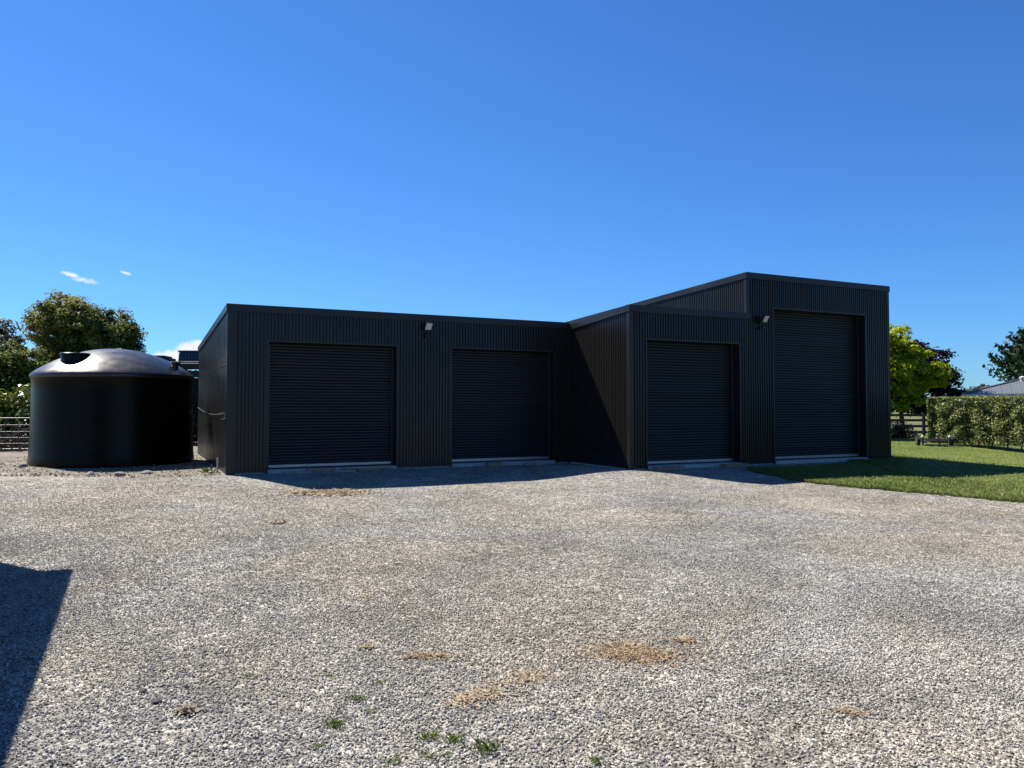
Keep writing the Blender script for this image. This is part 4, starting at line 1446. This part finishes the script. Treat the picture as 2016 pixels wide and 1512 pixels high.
# small stones and litter on the soil by the tank
r_ = np.random.RandomState(66)
sx = -16 + 9 * r_.rand(2600)
sy = 18.2 + 8 * r_.rand(2600) ** 1.6
rel = np.stack([sx, sy], -1) - A
keep = ((rel @ U) < -0.08) & (((sx - TC[0]) ** 2 + (sy - TC[1]) ** 2) > (TR + 0.06) ** 2)
C = np.stack([sx, sy, hgt(sx, sy) + 0.02], -1)[keep]
Nn = np.tile(np.array([0, 0, 1.0]), (len(C), 1)) + 0.5 * r_.randn(len(C), 3)
v, f = leaf_mesh(C, Nn, 0.045, r_, 1.5, 0.2)
M['litter'] = leafmat('dry_litter', ((0.16, 0.11, 0.07), (0.34, 0.27, 0.19), (0.58, 0.52, 0.42)), 0.85, 0.1)
tag(npobj('leaf_litter', v, f, M['litter']), 'pale dry litter strewn on the dirt round the tank', 'litter', kind='stuff')


# ------------------------------------------------------------------ wood shavings on the gravel
def shavings(x, y, rx, ry, n_, m, label, seed, size=0.0095, zoff=0.009):
    r2 = np.random.RandomState(seed)
    nb = 7
    bx_ = r2.randn(nb) * 0.45
    by_ = r2.randn(nb) * 0.45
    k_ = r2.randint(0, nb, n_)
    sp_ = np.where(r2.rand(n_) < 0.3, 0.85, 0.34)
    px_ = x + rx * (bx_[k_] + sp_ * r2.randn(n_))
    py_ = y + ry * (by_[k_] + sp_ * r2.randn(n_))
    C_ = np.stack([px_, py_, hgt(px_, py_) + zoff + 0.010 * r2.rand(n_)], -1)
    N_ = np.tile(np.array([0, 0, 1.0]), (n_, 1)) + 0.30 * r2.randn(n_, 3)
    v_, f_ = leaf_mesh(C_, N_, size, r2, 3.4, 0.15)
    o = npobj('wood_shavings', v_, f_, M[m])
    tag(o, label, 'wood shavings', kind='stuff')


shavings(0.86, 5.53, 0.27, 0.18, 2600, 'chipdark', 'largest brown patch of wood shavings, right of centre', 71)
shavings(-0.18, 4.74, 0.12, 0.14, 620, 'chip', 'orange patch of wood shavings nearest the viewer', 72)
shavings(0.04, 5.04, 0.14, 0.11, 330, 'chip', 'loose orange shavings just beyond the nearest patch', 73)
shavings(-1.07, 5.71, 0.06, 0.05, 160, 'chip', 'small pale shavings patch left of centre', 74)
shavings(-0.60, 5.47, 0.15, 0.06, 330, 'chipdark', 'thin brown streak of shavings left of centre', 75)
shavings(1.29, 5.80, 0.09, 0.05, 240, 'chipdark', 'small brown shavings patch right of the largest one', 76)
shavings(-3.75, 15.95, 0.40, 0.26, 5200, 'chip', 'yellow sawdust strip at the edge of the garage shadow', 77, 0.03, 0.015)
shavings(-3.55, 11.75, 0.10, 0.07, 160, 'chip', 'small pale chip patch alone in the mid yard', 78, 0.03)
shavings(-1.35, 7.2, 0.05, 0.05, 60, 'chip', 'tiny orange chip spot in the mid gravel', 79)
shavings(1.95, 4.5, 0.10, 0.06, 110, 'chipdark', 'sparse brown chips at the lower right', 80)
shavings(-1.86, 4.55, 0.05, 0.035, 150, 'litter', 'pale flat scrap of litter right of the shade-dark stones', 81, 0.02)


# ------------------------------------------------------------------ grass
def blades(C_, hgt_, wid, r2, lean=0.5):
    n_ = len(C_)
    a = r2.rand(n_) * 2 * PI
    h_ = hgt_ * (0.5 + r2.rand(n_))
    side = np.stack([np.cos(a), np.sin(a), np.zeros(n_)], -1) * (wid * (0.6 + 0.8 * r2.rand(n_)))[:, None]
    ln = np.stack([np.cos(a + 1.57), np.sin(a + 1.57), np.zeros(n_)], -1) * (h_ * lean * r2.rand(n_) * 1.4)[:, None]
    up = np.zeros((n_, 3))
    up[:, 2] = h_
    mid = C_ + up * 0.6 + ln * 0.35
    tip = C_ + up + ln
    v_ = np.stack([C_ - side, C_ + side, mid + side * 0.7, tip, mid - side * 0.7], 1).reshape(-1, 3)
    return v_, np.arange(5 * n_).reshape(-1, 5)


r_ = np.random.RandomState(90)
n = 130000
t1 = r_.rand(n) ** 1.15
ii = t1 * (len(LA) * 0.80)
i0 = ii.astype(int)
fr = (ii - i0)[:, None]
a_ = LA[i0] * (1 - fr) + LA[np.minimum(i0 + 1, len(LA) - 1)] * fr
b_ = LB[i0] * (1 - fr) + LB[np.minimum(i0 + 1, len(LB) - 1)] * fr
t2 = r_.rand(n) ** 1.7
t2[:9000] = np.abs(r_.randn(9000)) * 0.006
P_ = a_ * (1 - t2)[:, None] + b_ * t2[:, None]
keep = (P_[:, 0] > -5) & (P_[:, 1] > 8)
P_ = P_[keep]
C = np.concatenate([P_, (hgt(P_[:, 0], P_[:, 1]) + 0.018)[:, None]], -1)
v, f = blades(C, 0.048, 0.006, r_, 0.7)
tag(npobj('lawn_grass', v, f, M['blade']), 'short green mown grass of the lawn', 'grass', kind='stuff')

TUFTS = [(-1.19, 5.10, .05, 'small grass tuft farthest back, left of centre gravel'),
         (-0.84, 4.97, .045, 'faint grass tuft right of the farthest one'),
         (-0.92, 4.69, .065, 'mid sized grass tuft below the two farthest tufts'),
         (-0.98, 4.31, .09, 'tall thin grass tuft at the lower left of the tuft group'),
         (-0.44, 4.15, .085, 'leftmost of three strong tufts along the bottom'),
         (-0.31, 4.11, .08, 'middle of three strong tufts along the bottom'),
         (-0.13, 4.00, .115, 'largest grass tuft at bottom centre'),
         (-0.82, 4.52, .04, 'tiny grass tuft between the left tufts'),
         (-0.33, 3.94, .04, 'tiny grass tuft below the middle strong tuft'),
         (-0.42, 3.93, .04, 'tiny grass tuft below the left strong tuft'),
         (-0.58, 3.88, .05, 'small grass tuft at the bottom edge, left of centre'),
         (0.41, 3.86, .06, 'small grass tuft at the bottom edge, right of centre'),
         (-1.00, 4.05, .045, 'small grass tuft lowest on the left side'),
         (-1.72, 5.12, .05, 'lone grass tuft left, past the shade-dark stones')]
for i, (x, y, h_, lab) in enumerate(TUFTS):
    r2 = np.random.RandomState(200 + i)
    k = int(30 + 650 * h_)
    C = np.zeros((k, 3))
    C[:, :2] = r2.randn(k, 2) * (0.012 + 0.20 * h_) * np.array([1.0, 0.8])
    v, f = blades(C, h_ * 0.34, 0.0014, r2, 1.0)
    o = npobj('grass_tuft', v, f, M['tuft'])
    o.location = (x, y, hz(x, y) + 0.004)
    tag(o, lab, 'grass tuft', 'grass tufts in the gravel')
# weeds at the garage corner
px, py = bl(-0.35, 0.95)
r2 = np.random.RandomState(260)
C = np.zeros((70, 3))
C[:, :2] = r2.randn(70, 2) * 0.07
v, f = blades(C, 0.10, 0.005, r2, 1.0)
o = npobj('weed_clump', v, f, M['tuft'])
o.location = (px, py, hz(px, py))
tag(o, 'small green weed at the foot of the garage end wall', 'weed')
